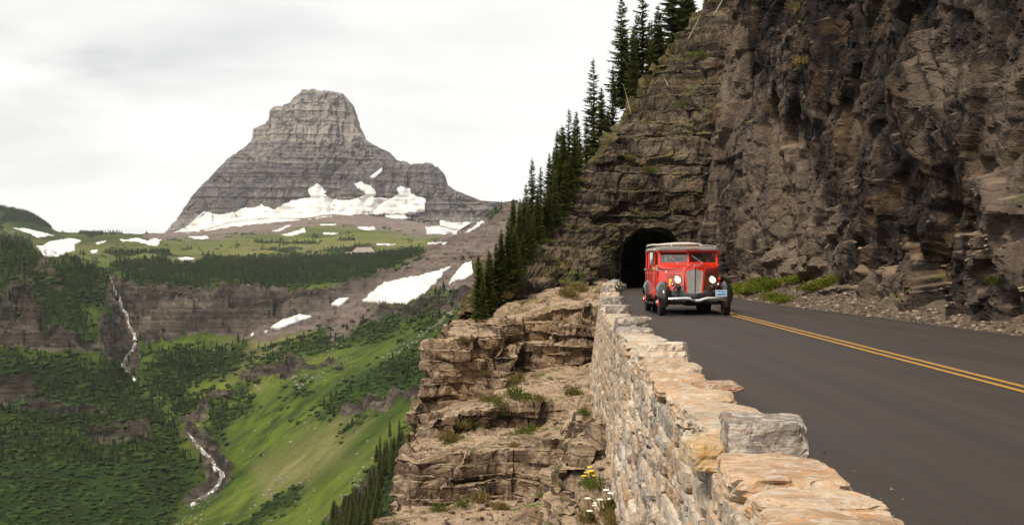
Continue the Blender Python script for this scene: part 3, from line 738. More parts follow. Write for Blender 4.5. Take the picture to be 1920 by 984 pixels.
def stamp(name, protos, pts, size, m, g, kind='stuff', wide=(1, 1), smooth=False, label=None):
    V = []; Fc = []; b = 0; n = len(pts); a = g.random(n)*6.283; pi = g.integers(0, len(protos), n)
    for k, (pv, pf) in enumerate(protos):
        s = pi == k; m_ = s.sum()
        if not m_: continue
        ca, sa = np.cos(a[s])[:, None], np.sin(a[s])[:, None]; w_ = g.uniform(*wide, (m_, 1)); sz = size[s][:, None]
        x = (pv[None, :, 0]*ca-pv[None, :, 1]*sa)*sz*w_+pts[s][:, :1]; y = (pv[None, :, 0]*sa+pv[None, :, 1]*ca)*sz*w_+pts[s][:, 1:2]
        z = pv[None, :, 2]*sz+pts[s][:, 2:3]
        V.append(np.stack([x, y, z], 2).reshape(-1, 3)); Fc.append((pf[None]+(np.arange(m_)*len(pv))[:, None, None]+b).reshape(-1, 3)); b += m_*len(pv)
    o = mk(name, np.vstack(V), np.vstack(Fc), m, smooth=smooth, kind=kind)
    if label: o['label'] = label
    return o
con = [proto_conifer(7, 4), proto_conifer(6, 5)]
far_belt = (rwc < 560) & (rwc > 474) & (pxc > 195)
leftdark = (pxc < 420) & ~far_belt
slope = pxc > 560
# how thickly trees stand per square metre of dark ground, thinner close by where single trees can be told apart
nosnow = 1-np.maximum(poly_mask(pxc, rwc, [a for a, b in SN], 12), 0).clip(0, 1); nosnow = (nosnow > .97)*1.0
wt = area*np.clip(fd*1.8-.5, 0, 1)*inview*(cen[:, 1] > 420)*(rwc < 870)*nosnow*(1-.85*sst(.35, .7, fr))
pts = scatter(wt*np.where(far_belt, 1.2, np.where(leftdark, 1.0, .25)), 17000, g)
stamp('conifer_forest', con, pts-np.array([0, 0, .5]), g.uniform(4.5, 11, len(pts))*np.clip(pts[:, 1]/1300, .75, 1.05), M['farneedle'], g, label='dark conifer forest on the ridge, plateau and valley sides')
bl = [blob(1), blob(2), blob(3)]
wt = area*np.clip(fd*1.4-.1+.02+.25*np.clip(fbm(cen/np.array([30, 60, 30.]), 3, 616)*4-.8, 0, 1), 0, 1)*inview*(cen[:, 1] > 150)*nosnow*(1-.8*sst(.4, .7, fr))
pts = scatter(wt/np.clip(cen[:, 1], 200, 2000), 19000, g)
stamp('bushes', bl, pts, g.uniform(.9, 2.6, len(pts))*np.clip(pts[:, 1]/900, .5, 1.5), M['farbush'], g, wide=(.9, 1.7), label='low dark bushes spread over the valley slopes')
wt = area*nosnow*(.10+fy*.3)*(fr < .35)*inview*(cen[:, 1] < 1500)*(1-np.clip(fd*1.5, 0, 1))*(pxc > 240)
clus = np.clip(fbm(cen/np.array([45, 70, 40.]), 3, 515)*4-.4, .03, 1)
pts = scatter(wt*clus/np.clip(cen[:, 1], 200, 2000), 1500, g)
stamp('boulders', bl, pts, (.3+1.1*g.random(len(pts))**3)*np.clip(pts[:, 1]/900, .35, 1.1), simple('pale_boulder', (.24, .21, .16), .9), g, label='pale boulders scattered over the green slope')

# the lodge on the meadow
lx, ly, lz = ray(682, 482, BF)[0]; lz += 1.5
lsc = 1.3
lod = thing('lodge', 'small brown lodge with a long pitched roof among trees on the far meadow', 'lodge', (lx, ly, lz-1)); lod.scale = (lsc,)*3
wl = simple('lodge_wood', (.20, .13, .09), .8); rf = simple('lodge_roof', (.26, .215, .19), .8); wg = simple('lodge_glass', (.05, .05, .055), .2); stn = simple('lodge_stone', (.3, .27, .24), .9)
b_ = MB(); b_.box((0, 0, 3.2), (24, 12, 6.4)); b_.build('wall', wl, lod)
b_ = MB(); b_.box((-17, -1, 2), (12, 9, 4)); b_.build('terrace', stn, lod)
b_ = MB(); b_.loft([[(-15, -8, 5.6), (-9, -1, 12), (-15, 8, 5.6)], [(15, -8, 5.6), (9, 1, 12.4), (15, 8, 5.6)]], closed=True, cap=True); b_.build('roof', rf, lod)
b_ = MB(); b_.loft([[(-24, -6, 3.9), (-22, 0, 6.2), (-24, 6, 3.9)], [(-12, -6, 3.9), (-12, 0, 6.4), (-12, 6, 3.9)]], closed=True, cap=True); b_.build('porch_roof', rf, lod)
for k in range(6):
    b_ = MB(); b_.box((-10+k*4, -6.05, 3.4), (2.6, .2, 2.4)); b_.build('window', wg, lod)
b_ = MB(); b_.box((7, -6.05, 1.2), (2, .25, 2.6)); b_.build('door', wg, lod)
# ---------------------------------------------------------------- road line work: everything near is laid out along y (metres ahead of the eye)
def icurve(tab): a = np.array(tab, float); return lambda y: float(np.interp(y, a[:, 0], a[:, 1]))
def scurve(tab):
    a = np.array(tab, float)
    ys = np.linspace(a[0, 0], a[-1, 0], 400); v = np.interp(ys, a[:, 0], a[:, 1]); k = np.ones(17)/17
    v = np.convolve(np.pad(v, 8, 'edge'), k, 'valid'); return lambda y: float(np.interp(y, ys, v))
wall_in = scurve([(-30, .9), (0, 1.40), (6.3, 1.77), (9, 1.96), (17.3, 2.15), (25.4, 2.56), (32, 2.76), (40, 3.25), (52, 3.95), (66, 4.9), (80, 6.1), (90, 7.2)])
wall_out = lambda y: wall_in(y)-.58
road_l = lambda y: wall_in(y)+.05 if y < 88 else 7.3+(y-88)*.09
road_r = scurve([(-30, 13.2), (20, 12.5), (32.5, 12.1), (41, 11.76), (55.5, 11.1), (66, 11.0), (80, 11.3), (92, 11.75), (140, 16)])
mid_l = scurve([(-30, 6.3), (0, 6.62), (18.5, 6.9), (45, 7.25), (60, 7.75), (75, 8.5), (92, 9.6), (140, 14)])
cliff_b = scurve([(-30, 14.6), (20, 13.7), (30, 13.2), (38, 12.75), (45, 12.8), (55, 12.75), (66, 12.4), (75, 12.2), (83, 12.0), (100, 12)])

ys = np.concatenate([np.linspace(-28, 20, 30), np.linspace(21, 125, 140)])
V = []; 
for y in ys:
    a, b = road_l(y), road_r(y)
    for k in range(9):
        u = k/8; V.append((a-.05+(b-a+.1)*u, y, -.035*(2*u-1)**2+.0))
road = mk('road', V, gridf(len(ys), 9)[:, ::-1], M['asphalt'], smooth=True, kind='structure')
road['label'] = 'dark asphalt mountain road curving into the tunnel'
for off in (-.13, .13):
    V = []
    for y in ys:
        for s in (-.055, .055):
            a, b = road_l(y), road_r(y); x = mid_l(y)+off+s; u = (x-a)/(b-a); V.append((x, y, -.035*(2*u-1)**2+.006))
    o = mk('center_line', V, gridf(len(ys), 2)[:, ::-1], M['yellow'], kind='structure'); o['label'] = 'yellow centre line of the double line'
# shoulder between the road and the cliff: a gravel bank rising into talus
def talus(y):       # height where the bank meets the rock
    return float(np.interp(y, [-30, 20, 36, 44, 50, 58, 66, 75, 84, 92], [.2, .25, .35, .5, .8, 1.1, .9, .8, .6, .2]))
nv = 26; V = []
yy = np.linspace(-28, 92, 700)
for y in yy:
    a = road_r(y)-.12; b = cliff_b(y)+1.2
    for k in range(nv):
        u = k/(nv-1); V.append((a+(b-a)*u, y, -.055+(talus(y)+.1)*u**1.35*1.25))
V = np.array(V); wgt = np.tile(np.linspace(0, 1, nv), len(yy))
V[:, 2] += (fbm(V/1.3, 3, 5)*.10+fbm(V/.35, 2, 8)*.05+.02)*sst(.05, .3, wgt); V[:, 0] += fbm(V/.8, 3, 77)*.12*(wgt < .2)
VS = V; sh = mk('shoulder', V, gridf(len(yy), nv)[:, ::-1], M['gravel'], kind='structure'); sh['label'] = 'gravel bank between the asphalt and the cliff'

# ---------------------------------------------------------------- rock relief shared by cliff and bluffs
def rockify(G, kind, seed, amp=1.0, strata=None, tilt=(0, 0)):
    nu, nv_, _ = G.shape; N_ = gnorm(G).reshape(-1, 3); P = G.reshape(-1, 3).copy()
    tone = np.full(len(P), .5); d = np.zeros(len(P)); B2 = lambda a_, n_: blur2(a_.reshape(nu, nv_), n_).ravel()
    wp = np.stack([fbm(P/3.1, 3, seed+60), fbm(P/3.1, 3, seed+70), fbm(P/3.1, 3, seed+80)], 1)
    Q_ = P+wp*(.18 if kind == 'cliff' else .5)
    if kind == 'cliff':       # massive, cleft, angular
        big, e1, c1 = facet(Q_, (9, 13, 11), seed, .9)
        m1, e2, c2 = facet(Q_, (3.1, 4.6, 4.2), seed+1, 1.1)
        m2, e3, c3 = facet(Q_+wp*.2, (1.1, 1.7, 1.25), seed+2, 1.2)
        m3, e4, c4 = facet(Q_, (.42, .6, .42), seed+3, 1.2)
        rough_lo = 1+.9*sst(5.5, 1.0, P[:, 2])       # rubbly near the foot
        d = B2(big*.7, 6)+B2(m1*.58, 2)+B2(m2*.26*rough_lo, 1)+m3*.085*rough_lo
        d += B2(-np.exp(-e1/.02)*.45-np.exp(-e2/.02)*.22*(c2 > .5), 2)-np.exp(-e3/.05)*.07
        i, f, th, r_ = strata(P[:, 2]+P[:, 1]*tilt[0]+wp[:, 0]*2.2)
        brk = sst(.1, .45, fbm(P/np.array([5, 8, 4.]), 3, seed+90))
        d += brk*((r_-.5)*.10-np.exp(-np.minimum(f, 1-f)*th/.03)*.08*(r_ > .6))
        d += fbm(P/.4, 2, seed+11)*.015
        tone = .5+(c1-.5)*.55+(c2-.5)*.55+(c3-.5)*.3
    else:                      # bedded: ledges and joints
        i, f, th, r_ = strata(P[:, 2]+P[:, 1]*tilt[0]+P[:, 0]*tilt[1]+wp[:, 0]*.75+wp[:, 1]*.3)
        hcoord = P[:, 0]*.9+P[:, 1]*.55+wp[:, 1]*.35
        w_ = np.clip(th*2.1, .35, 2.2); jj = hcoord/w_+r_*17
        j = np.floor(jj); jf = jj-j; br = h3(i, j, i*0, seed+5)
        steep = np.clip(1-np.abs(N_[:, 2])*1.1, 0, 1)**.6
        d += steep*((r_-.5)*.85+(br-.5)*.24)
        d -= steep*np.exp(-np.minimum(f, 1-f)*th/.035)*.16
        d -= steep*np.exp(-np.minimum(jf, 1-jf)*w_/.03)*.06*(br > .5)
        m1, e2, c2 = facet(Q_, (3.2, 2.6, 1.6), seed+1, 1.1)
        m2, e3, c3 = facet(Q_, (.9, .9, .5), seed+2, 1.2)
        m3, e4, c4 = facet(Q_, (.3, .3, .2), seed+3, 1.2)
        d += B2(m1*.42, 2)+B2(m2*.17, 1)+m3*.06-np.exp(-e2/.03)*.16*(c2 > .5)-np.exp(-e3/.05)*.05
        d += fbm(P/.35, 3, seed+11)*.05
        tone = .5+(br-.5)*.55+(r_-.5)*.35+(c2-.5)*.25
    return P, N_, d*amp, tone

# the tall cliff on the right
n1 = 900; n2 = 380
sy = np.concatenate([np.linspace(-12, 26, 70), np.linspace(26.3, 83, 640), np.linspace(83.05, 92, 90)])
net = []
base = []
for y in sy[:-90]: base.append((cliff_b(y), y))
for k in range(90):
    a = k/89*R(88); base.append((12.0+3.2*(1-math.cos(a))+max(0, a-R(60))*5, 83+3.6*math.sin(a)))
base = np.array(base); zt = np.concatenate([np.linspace(-.5, 6, 110), np.linspace(6.05, 20, 200), np.linspace(20.2, 34, 50)])
tx = np.gradient(base[:, 0]); ty = np.gradient(base[:, 1]); L = np.hypot(tx, ty); nx, ny = -ty/L, tx/L     # out of the rock
lean = np.interp(zt, [0, 2, 6, 12, 20, 34], [0, .15, .35, .75, 1.9, 5.5])
G = np.zeros((len(base), len(zt), 3))
bulge = fbm(np.stack([np.repeat(base[:, 1][:, None], len(zt), 1).ravel()/9, np.tile(zt, len(base))/11, np.zeros(len(base)*len(zt))], 1), 2, 400).reshape(len(base), len(zt))*.8
G[:, :, 0] = base[:, :1]-nx[:, None]*(lean[None]-bulge); G[:, :, 1] = base[:, 1:2]-ny[:, None]*(lean[None]-bulge); G[:, :, 2] = zt[None]
P, N_, d, tone = rockify(G, 'cliff', 500, .95, Strata(-20, 60, .35, 1.5, 12), (.05, 0))
nn = np.stack([np.repeat(nx[:, None], len(zt), 1).ravel(), np.repeat(ny[:, None], len(zt), 1).ravel(), np.zeros(len(P))], 1)
P += nn*(d[:, None]*1.0-.15)
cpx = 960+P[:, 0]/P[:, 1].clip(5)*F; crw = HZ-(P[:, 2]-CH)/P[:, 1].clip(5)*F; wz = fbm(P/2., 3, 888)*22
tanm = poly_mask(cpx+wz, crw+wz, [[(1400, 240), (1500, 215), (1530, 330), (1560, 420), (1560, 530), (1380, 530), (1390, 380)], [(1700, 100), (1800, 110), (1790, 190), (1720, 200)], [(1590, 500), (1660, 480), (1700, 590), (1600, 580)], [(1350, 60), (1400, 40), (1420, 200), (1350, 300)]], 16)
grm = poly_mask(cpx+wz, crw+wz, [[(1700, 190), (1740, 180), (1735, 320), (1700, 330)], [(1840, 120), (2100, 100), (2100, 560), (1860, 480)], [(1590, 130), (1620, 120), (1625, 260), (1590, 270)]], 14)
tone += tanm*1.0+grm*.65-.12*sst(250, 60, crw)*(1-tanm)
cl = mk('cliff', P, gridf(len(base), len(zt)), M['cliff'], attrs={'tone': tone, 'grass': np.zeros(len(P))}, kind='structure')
cl['label'] = 'tall dark cliff rising straight from the right side of the road'
CLP = (P, gridf(len(base), len(zt)))

# the ledges below the road
rowsA = [
 # y, then (x, z) from the valley side to under the wall
 (10, [(-14,-60),(-6,-22),(-3.6,-10),(-1.7,-8.6),(-.5,-7.4),(.5,-5.2),(1.05,-2.2),(1.6,-1.3)]),
 (20, [(-14,-60),(-6,-20),(-3.7,-9),(-1.7,-7.4),(-.3,-6.6),(.75,-4.4),(1.30,-1.85),(1.8,-1.3)]),
 (30, [(-14,-60),(-6,-18),(-3.6,-6.3),(-1.6,-5.6),(0,-5.1),(.95,-3.6),(1.5,-2.2),(2.1,-1.5)]),
 (37, [(-14,-60),(-6,-18),(-3.5,-5.5),(-1.6,-5.3),(0,-5.2),(1.0,-4.5),(1.7,-3.2),(2.4,-2.4)]),
 (41, [(-14,-60),(-6,-18),(-3.3,-5.6),(-1.5,-5.4),(.1,-5.3),(1.1,-4.9),(1.9,-4.0),(2.6,-3.2)]),
 (41.5, [(-14,-60),(-6,-16),(-3.15,-4.9),(-1.5,-4.5),(.1,-4.4),(1.1,-4.1),(1.9,-3.6),(2.6,-2.9)]),
 (42, [(-14,-60),(-6,-16),(-3.1,-4.3),(-1.4,-3.95),(.1,-3.95),(1.1,-3.7),(1.95,-3.2),(2.7,-2.7)]),
 (47.3, [(-14,-60),(-6,-17),(-3.2,-4.6),(-1.3,-4.1),(.2,-4.0),(1.2,-3.8),(2.1,-3.4),(3.0,-3.0)]),
 (47.8, [(-14,-60),(-6,-16),(-3.1,-4.2),(-1.3,-3.4),(.2,-3.35),(1.3,-3.2),(2.2,-3.0),(3.1,-2.8)]),
 (52.3, [(-14,-60),(-6,-17),(-3.1,-4.2),(-1.0,-3.3),(.3,-2.85),(1.4,-2.75),(2.4,-2.65),(3.4,-2.5)]),
 (53.1, [(-14,-60),(-6,-14),(-2.85,-1.5),(-.75,-1.2),(.1,-2.8),(1.4,-2.7),(2.5,-2.6),(3.5,-2.4)]),
 (57, [(-14,-60),(-6,-14),(-2.6,-1.0),(-.9,-1.15),(.2,-2.7),(1.5,-2.65),(2.6,-2.5),(3.8,-2.3)]),
 (57.9, [(-14,-60),(-6,-14),(-2.6,-.8),(-1.0,-.7),(.3,-.75),(1.5,-.4),(2.7,-.25),(3.9,-.2)]),
 (66, [(-14,-60),(-6,-14),(-2.4,-1.9),(-1.0,-1.2),(.6,-.5),(1.9,-.1),(3.4,.0),(4.6,-.05)]),
 (75, [(-14,-60),(-6,-12),(-2.4,-1.4),(-.8,-.6),(1.0,-.1),(2.6,.1),(4.3,.15),(5.6,-.05)]),
 (86, [(-14,-60),(-6,-12),(-2,.2),(-.2,.4),(1.6,.5),(3.6,.5),(5.6,.3),(7.1,-.1)]),
 (96, [(-14,-60),(-6,-12),(-2,.2),(-.2,1.5),(1.6,2.0),(4,2.2),(6.5,1.2),(7.3,-.3)]),
]
net = np.array([[(x, y, z) for (x, z) in r_] for y, r_ in rowsA])
yk = net[:, 0, 1]
# row parameter denser where the ground is near and steep
tu = np.concatenate([np.linspace(k, k+1, max(6, int(s)), endpoint=False) for k, s in zip(range(len(yk)-1), [30, 80, 70, 60, 34, 30, 70, 32, 34, 70, 50, 50, 80, 60, 90, 40])]+[np.array([len(yk)-1.])])
tv = np.concatenate([np.linspace(0, 1, 12, endpoint=False), np.linspace(1, 2, 90, endpoint=False), np.linspace(2, 7, 230)])
G = loft(net, tu, tv)
P0, N_, d, tone = rockify(G, 'bed', 600, .85, Strata(-70, 60, .16, .62, 31), (.03, -.02))
N_ = N_*np.sign(N_[:, 2:3]+1e-6)
# faces stay rough, sandy benches smoother; edges wander
flatn = sst(.72, .95, N_[:, 2])
P = P0+N_*(d*(1-.62*flatn))[:, None]
P[:, 1] += fbm(P0/np.array([1.9, 3, 3.]), 4, 610)*.9; P[:, 2] += fbm(P0/2.1, 3, 620)*.22*flatn+fbm(P0/.5, 3, 621)*.07*flatn
fx, ex, cx = facet(P0+fbm(P0/2., 2, 9)[:, None]*.4, (2.1, 1.5, 50), 630, .3); P[:, 1] += (cx-.5)*1.1*(1-flatn)
# broken steps on slopes
SA = Strata(-70, 60, .14, .5, 44); zz = P[:, 2]+fbm(P/1.8, 3, 641)*.22; i_, f_, th_, r_ = SA(zz)
P[:, 2] += (sst(.15, .6, f_)-f_)*th_*.75*sst(.97, .8, N_[:, 2])
clear = sst(0, 1.2, P[:, 0]-0) * 0
P[:, 2] = np.where(P0[:, 1] > 62, np.minimum(P[:, 2], P0[:, 2]+.35), P[:, 2])
# the ground must not climb into road or wall
for k in range(len(P)):
    pass
wi = np.interp(P[:, 1], np.linspace(-30, 100, 300), [wall_out(v) for v in np.linspace(-30, 100, 300)])
over = sst(-.1, .35, P[:, 0]-wi); P[:, 2] = P[:, 2]*(1-over)+np.minimum(P[:, 2], -.35)*over
gr = np.clip(fbm(P/np.array([2.5, 2.5, 1.2]), 4, 650)*3-.6, 0, 1)*flatn*sst(55, 64, P0[:, 1])
fA = gridf(len(tu), len(tv))[:, ::-1]
ba = mk('rock_ledges', P, fA, M['bluff'], attrs={'tone': tone, 'grass': gr}, kind='structure')
ba['label'] = 'stepped tan rock ledges dropping away outside the stone wall'
BAP = (P, fA)

# the buttress the tunnel goes through
rowsB = [  # z, then (x,y) : behind-left ... ridge edge ... portal ... right
 (-1.2, [(-13,92,-34),(-8,80,-16),(-2.4,71,0),(.8,74,0),(3.8,82,0),(7.2,92.2,0),(9.4,92.7,0),(12.2,93,0),(17,93,0)]),
 (.4, [(-13,94,-34),(-7,82,-16),(-1.9,73,0),(1.0,76,0),(4.0,83.5,0),(7.2,92.4,0),(9.4,92.8,0),(12.2,93,0),(17,93,0)]),
 (2.0, [(-12,98,-33),(-5.5,87,-15),(-.6,80,0),(1.8,82,0),(4.6,87,0),(7.2,92.6,0),(9.4,93,0),(12.2,93.2,0),(17,93,0)]),
 (3.5, [(-10,102,-31),(-3.5,94,-12),(1.2,86.5,0),(3,87.5,0),(5.2,90.2,0),(7.3,93,0),(9.4,93.3,0),(12.2,93.4,0),(17,93.4,0)]),
 (6, [(-6,106,-27),(0,99,-9),(3.6,92,0),(4.8,92.4,0),(6.2,93,0),(7.8,93.6,0),(9.6,94,0),(12.3,94,0),(17,94,0)]),
 (10, [(-1,112,-24),(4,105,-8),(6.6,96,0),(7.4,96,0),(8.4,96,0),(9.6,96,0),(10.8,96,0),(12.8,95.5,0),(17,95.5,0)]),
 (14, [(3,116,-22),(7.5,108,-7),(9.4,99,0),(10,99,0),(10.7,98.7,0),(11.4,98.3,0),(12.2,98,0),(13.6,97,0),(17,97,0)]),
 (18, [(6,120,-20),(10.6,111,-6),(12.3,102.5,0),(12.8,102.4,0),(13.3,102,0),(13.8,101.5,0),(14.3,101,0),(15.2,100,0),(18,99.5,0)]),
 (22, [(9,124,-18),(14,114,-5),(15.4,106.5,0),(15.8,106.3,0),(16.2,106,0),(16.6,105.5,0),(17,105,0),(18,104,0),(21,103,0)]),
 (26, [(14,128,-16),(18,118,-5),(19,111,0),(19.3,110.6,0),(19.6,110,0),(20,109.5,0),(20.4,109,0),(21,108,0),(24,107,0)]),
]
net = np.array([[(x, y, z+dz) for (x, y, dz) in r_] for z, r_ in rowsB], float)
tu = np.concatenate([np.linspace(k, k+1, s, endpoint=False) for k, s in zip(range(9), [22, 22, 30, 44, 64, 66, 66, 64, 34])]+[np.array([9.])])
tv = np.concatenate([np.linspace(0, 1, 30, endpoint=False), np.linspace(1, 2, 80, endpoint=False), np.linspace(2, 5, 200, endpoint=False), np.linspace(5, 8, 190)])
G = loft(net, tu, tv)
P0, N_, d, tone = rockify(G, 'bed', 700, 1.15, Strata(-60, 60, .22, .85, 52), (.0, -.03))
N_ = N_*np.where(N_[:, 1:2] > .2, -1, 1)
top_ = np.where((N_[:, 1] > 0) & (N_[:, 2] < 0), -1, 1)[:, None]; N_ = N_*top_
ax, az = 9.45, .0
rr_ = np.where(P0[:, 2] > 1.75, np.hypot(P0[:, 0]-ax, (P0[:, 2]-1.75)), np.abs(P0[:, 0]-ax))
calm = sst(1.9, 3.6, rr_)*.85+.15; calm = np.where(P0[:, 1] < 90, 1, calm)
dirn = N_*1.0
P = P0+dirn*((d+fbm(P0/4., 3, 702)*.8)*calm)[:, None]
cav = sst(11.2, 12.4, P0[:, 0])*sst(7, 4, np.abs(P0[:, 2]-9)-4)
i_, f_, th_, r_ = Strata(-60, 60, .3, 1.1, 66)(P[:, 2]+fbm(P/3., 3, 703)*.35)
P[:, 2] += (sst(.15, .6, f_)-f_)*th_*.5*calm
onleft = sst(2.6, 1.2, np.tile(tv, len(tu)))
gr = np.clip(np.maximum(onleft, np.clip(fbm(P/np.array([2.2, 2.2, 1.0]), 4, 750)*3-.95, 0, 1)), 0, 1)
fB = gridf(len(tu), len(tv))[:, ::-1]
fc = P[fB].mean(1); r2 = np.where(fc[:, 2] > 1.75, np.hypot(fc[:, 0]-ax, fc[:, 2]-1.75), np.abs(fc[:, 0]-ax))
hole = (r2 < 2.13+.10*fbm(fc/.6, 3, 31)) & (fc[:, 2] < 5) & (fc[:, 1] > 88)
fB = fB[~hole]
bb = mk('rock_buttress', P, fB[:, ::-1], M['buttress'], attrs={'tone': tone, 'grass': gr}, kind='structure')
bb['label'] = 'brown layered rock buttress pierced by the tunnel'
BBP = (P, fB)
# the bore
V = []; ny_ = 60; na = 33
for k in range(ny_):
    y = 91.9+k*.7; cx_ = ax+max(0, y-93)*.16+max(0, y-100)**2*.004
    for j in range(na):
        u = j/(na-1)
        if u < .22: p = (-2.3, -.3+(1.75+.3)*u/.22)
        elif u > .78: p = (2.3, -.3+(1.75+.3)*(1-u)/.22)
        else:
            a = math.pi*(1-(u-.22)/.56); p = (2.3*math.cos(a), 1.75+2.3*math.sin(a))
        V.append((cx_+p[0], y, p[1]))
V = np.array(V); q_ = facet(V, (.8, .8, .6), 91, 1.2)[0]
V[:, 0] += q_*.12*np.sign(V[:, 0]-ax); V[:, 2] += np.where(V[:, 2] > 1.8, q_*.12+.06, 0)
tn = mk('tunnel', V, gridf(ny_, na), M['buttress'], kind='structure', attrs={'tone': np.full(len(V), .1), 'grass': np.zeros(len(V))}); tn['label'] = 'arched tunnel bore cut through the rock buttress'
y_ = 91.9+59*.7; cx_ = V[-na:, 0].mean()
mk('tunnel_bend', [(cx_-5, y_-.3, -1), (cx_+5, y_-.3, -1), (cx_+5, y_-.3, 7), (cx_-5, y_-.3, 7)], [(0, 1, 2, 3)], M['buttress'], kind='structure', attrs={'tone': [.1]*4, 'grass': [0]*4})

NEAR = bvh([CLP, BAP, (BBP[0], BBP[1]), (VS, gridf(len(yy), nv))])
def ray_down(x, y, z=40):
    h = NEAR.ray_cast(Vector((x, y, z)), Vector((0, 0, -1)))[0]; return h.z if h else 0

# ---------------------------------------------------------------- the stone wall
def stone_mesh(name, nx, ny, nz, seed, rough=.05, chip=.09, keep=3.2, mat='stone'):
    """unit stone (1 x 1 x 1) broken along flat planes"""
    bm = bmesh.new(); V = {}; 
    def vid(i, j, k):
        if (i, j, k) not in V: V[(i, j, k)] = bm.verts.new((i/nx-.5, j/ny-.5, k/nz-.5))
        return V[(i, j, k)]
    for i in range(nx):
        for j in range(ny):
            bm.faces.new((vid(i, j, 0), vid(i, j+1, 0), vid(i+1, j+1, 0), vid(i+1, j, 0))); bm.faces.new((vid(i, j, nz), vid(i+1, j, nz), vid(i+1, j+1, nz), vid(i, j+1, nz)))
    for i in range(nx):
        for k in range(nz):
            bm.faces.new((vid(i, 0, k), vid(i+1, 0, k), vid(i+1, 0, k+1), vid(i, 0, k+1))); bm.faces.new((vid(i, ny, k), vid(i, ny, k+1), vid(i+1, ny, k+1), vid(i+1, ny, k)))
    for j in range(ny):
        for k in range(nz):
            bm.faces.new((vid(0, j, k), vid(0, j, k+1), vid(0, j+1, k+1), vid(0, j+1, k))); bm.faces.new((vid(nx, j, k), vid(nx, j+1, k), vid(nx, j+1, k+1), vid(nx, j, k+1)))
    bm.verts.index_update(); vs = np.array([v.co[:] for v in bm.verts]); fs = [[v.index for v in f.verts] for f in bm.faces]; bm.free()
    p = np.abs(vs)*2
    l = (p**9).sum(1)**(1/9.); vs /= np.maximum(l, .5)[:, None]**.8                       # softened corners
    s3 = np.full(3, 1.0)
    f1 = facet(vs+seed, (.5, .5, .35), seed, 1.0)[0]; f2 = facet(vs*1.0+seed*3, (.2, .2, .12), seed+1, 1.1)[0]; f3 = fbm(vs*9+seed, 3, seed)
    gg = np.random.default_rng(seed)
    vs *= (1+(f1*chip+f2*chip*.45+f3*rough)[:, None])
    for _ in range(5):                                                                    # knocked-off corners
        n = gg.normal(size=3); n /= np.linalg.norm(n); h = gg.uniform(.50, .66); s = vs@n-h; vs -= np.where(s > 0, s, 0)[:, None]*n*.9
    vs[:, 0] += vs[:, 1]*gg.uniform(-.12, .12); vs[:, 2] += vs[:, 0]*gg.uniform(-.06, .06)+vs[:, 1]*gg.uniform(-.05, .05)
    return meshdata(name, vs, fs, M[mat], smooth=False)
wall = thing('stone_wall', 'long rubble stone guard wall with raised stones along the left edge of the road', 'wall')
# mortar core with lumpy faces
wy_ = np.concatenate([np.linspace(-4, 30, 420), np.linspace(30.1, 88, 420)]); V = []
prof_w = [(0, -2.7), (0, -1.9), (0, -1.2), (0, -.8), (0, -.4), (0, 0), (0, .15), (0, .28), (0, .36), (.5, .37), (1, .36), (1, .28), (1, .15), (1, 0), (1, -.2)]
PW = []
for i in range(len(prof_w)-1):
    a, b = prof_w[i], prof_w[i+1]; m_ = max(2, int(math.hypot((b[0]-a[0])*.5, b[1]-a[1])/.07))
    for k in range(m_): PW.append((a[0]+(b[0]-a[0])*k/m_, a[1]+(b[1]-a[1])*k/m_))
PW.append(prof_w[-1])
batter = lambda z: .13*max(0, .35-z)
for y in wy_:
    a, b = wall_out(y), wall_in(y)
    for (u, z) in PW:
        x = a+.05+(b-a-.12)*u-(batter(z) if u == 0 else 0); V.append((x, y, z))
V = np.array(V); sd = np.tile([-1 if u == 0 else (1 if u == 1 else 0) for u, z in PW], len(wy_))
V[:, 0] += sd*(fbm(V/np.array([1, .22, .14]), 4, 811)*.045+fbm(V/.07, 2, 812)*.015); V[:, 2] += (sd == 0)*fbm(V/.2, 3, 813)*.02
mk('mortar', V, gridf(len(wy_), len(PW))[:, ::-1], M['mortar'], parent=wall)
PAL = [(.44,.37,.29), (.56,.48,.38), (.44,.31,.19), (.34,.31,.28), (.64,.58,.49), (.50,.38,.27), (.38,.30,.23), (.60,.54,.46), (.29,.27,.255), (.62,.57,.50)]
face_m = [stone_mesh('stone', 6, 8, 5, 900+k*7, .04, .10) for k in range(14)]
rs = random.Random(5); slots = []
z = .34
while z > -2.5:
    h = rs.uniform(.10, .24); y = 3.0+rs.uniform(0, .4)
    while y < 84:
        l = rs.uniform(.22, .75)*(1+.3*(h > .2))
        if z < -1.4 and y < 30: pass
        else: slots.append((y+l/2, z-h/2, l, h))
        y += l+.02
    z -= h+.015
slots.sort()
near_ = [s for s in slots if s[0] > 5.2 and s[1] > -1.6][:290]
ns_ = set(near_)
def stone_mat4(y, z, l, h, dep):
    a = wall_out(y); hd = math.atan2(wall_out(y+.5)-wall_out(y-.5), 1)
    x = a-batter(z)+dep/2-.035+rs.uniform(-.03, .02)
    return Matrix.Translation((x, y, z)) @ Matrix.Rotation(-hd, 4, 'Z') @ Matrix.Rotation(rs.uniform(-.07, .07), 4, 'X') @ Matrix.Diagonal((dep, l*1.04, h*1.08, 1))
for s in near_:
    o = bpy.data.objects.new('stone', rs.choice(face_m)); C.objects.link(o); o.parent = wall
    m4 = stone_mat4(*s, rs.uniform(.18, .26)); 
    if rs.random() < .5: m4 = m4 @ Matrix.Rotation(math.pi, 4, 'Z')
    o.matrix_local = m4; c = rs.choice(PAL); k = rs.uniform(.8, 1.2); o.color = (*[v*k for v in c], 1)
small = [stone_mesh('stone_small', 3, 3, 3, 1200+k*5, .03, .12, mat='stone_i') for k in range(6)]
sv = [np.array([v.co[:] for v in m.vertices]) for m in small]; sf = [[tuple(p.vertices) for p in m.polygons] for m in small]
VV = []; FF = []; b = 0
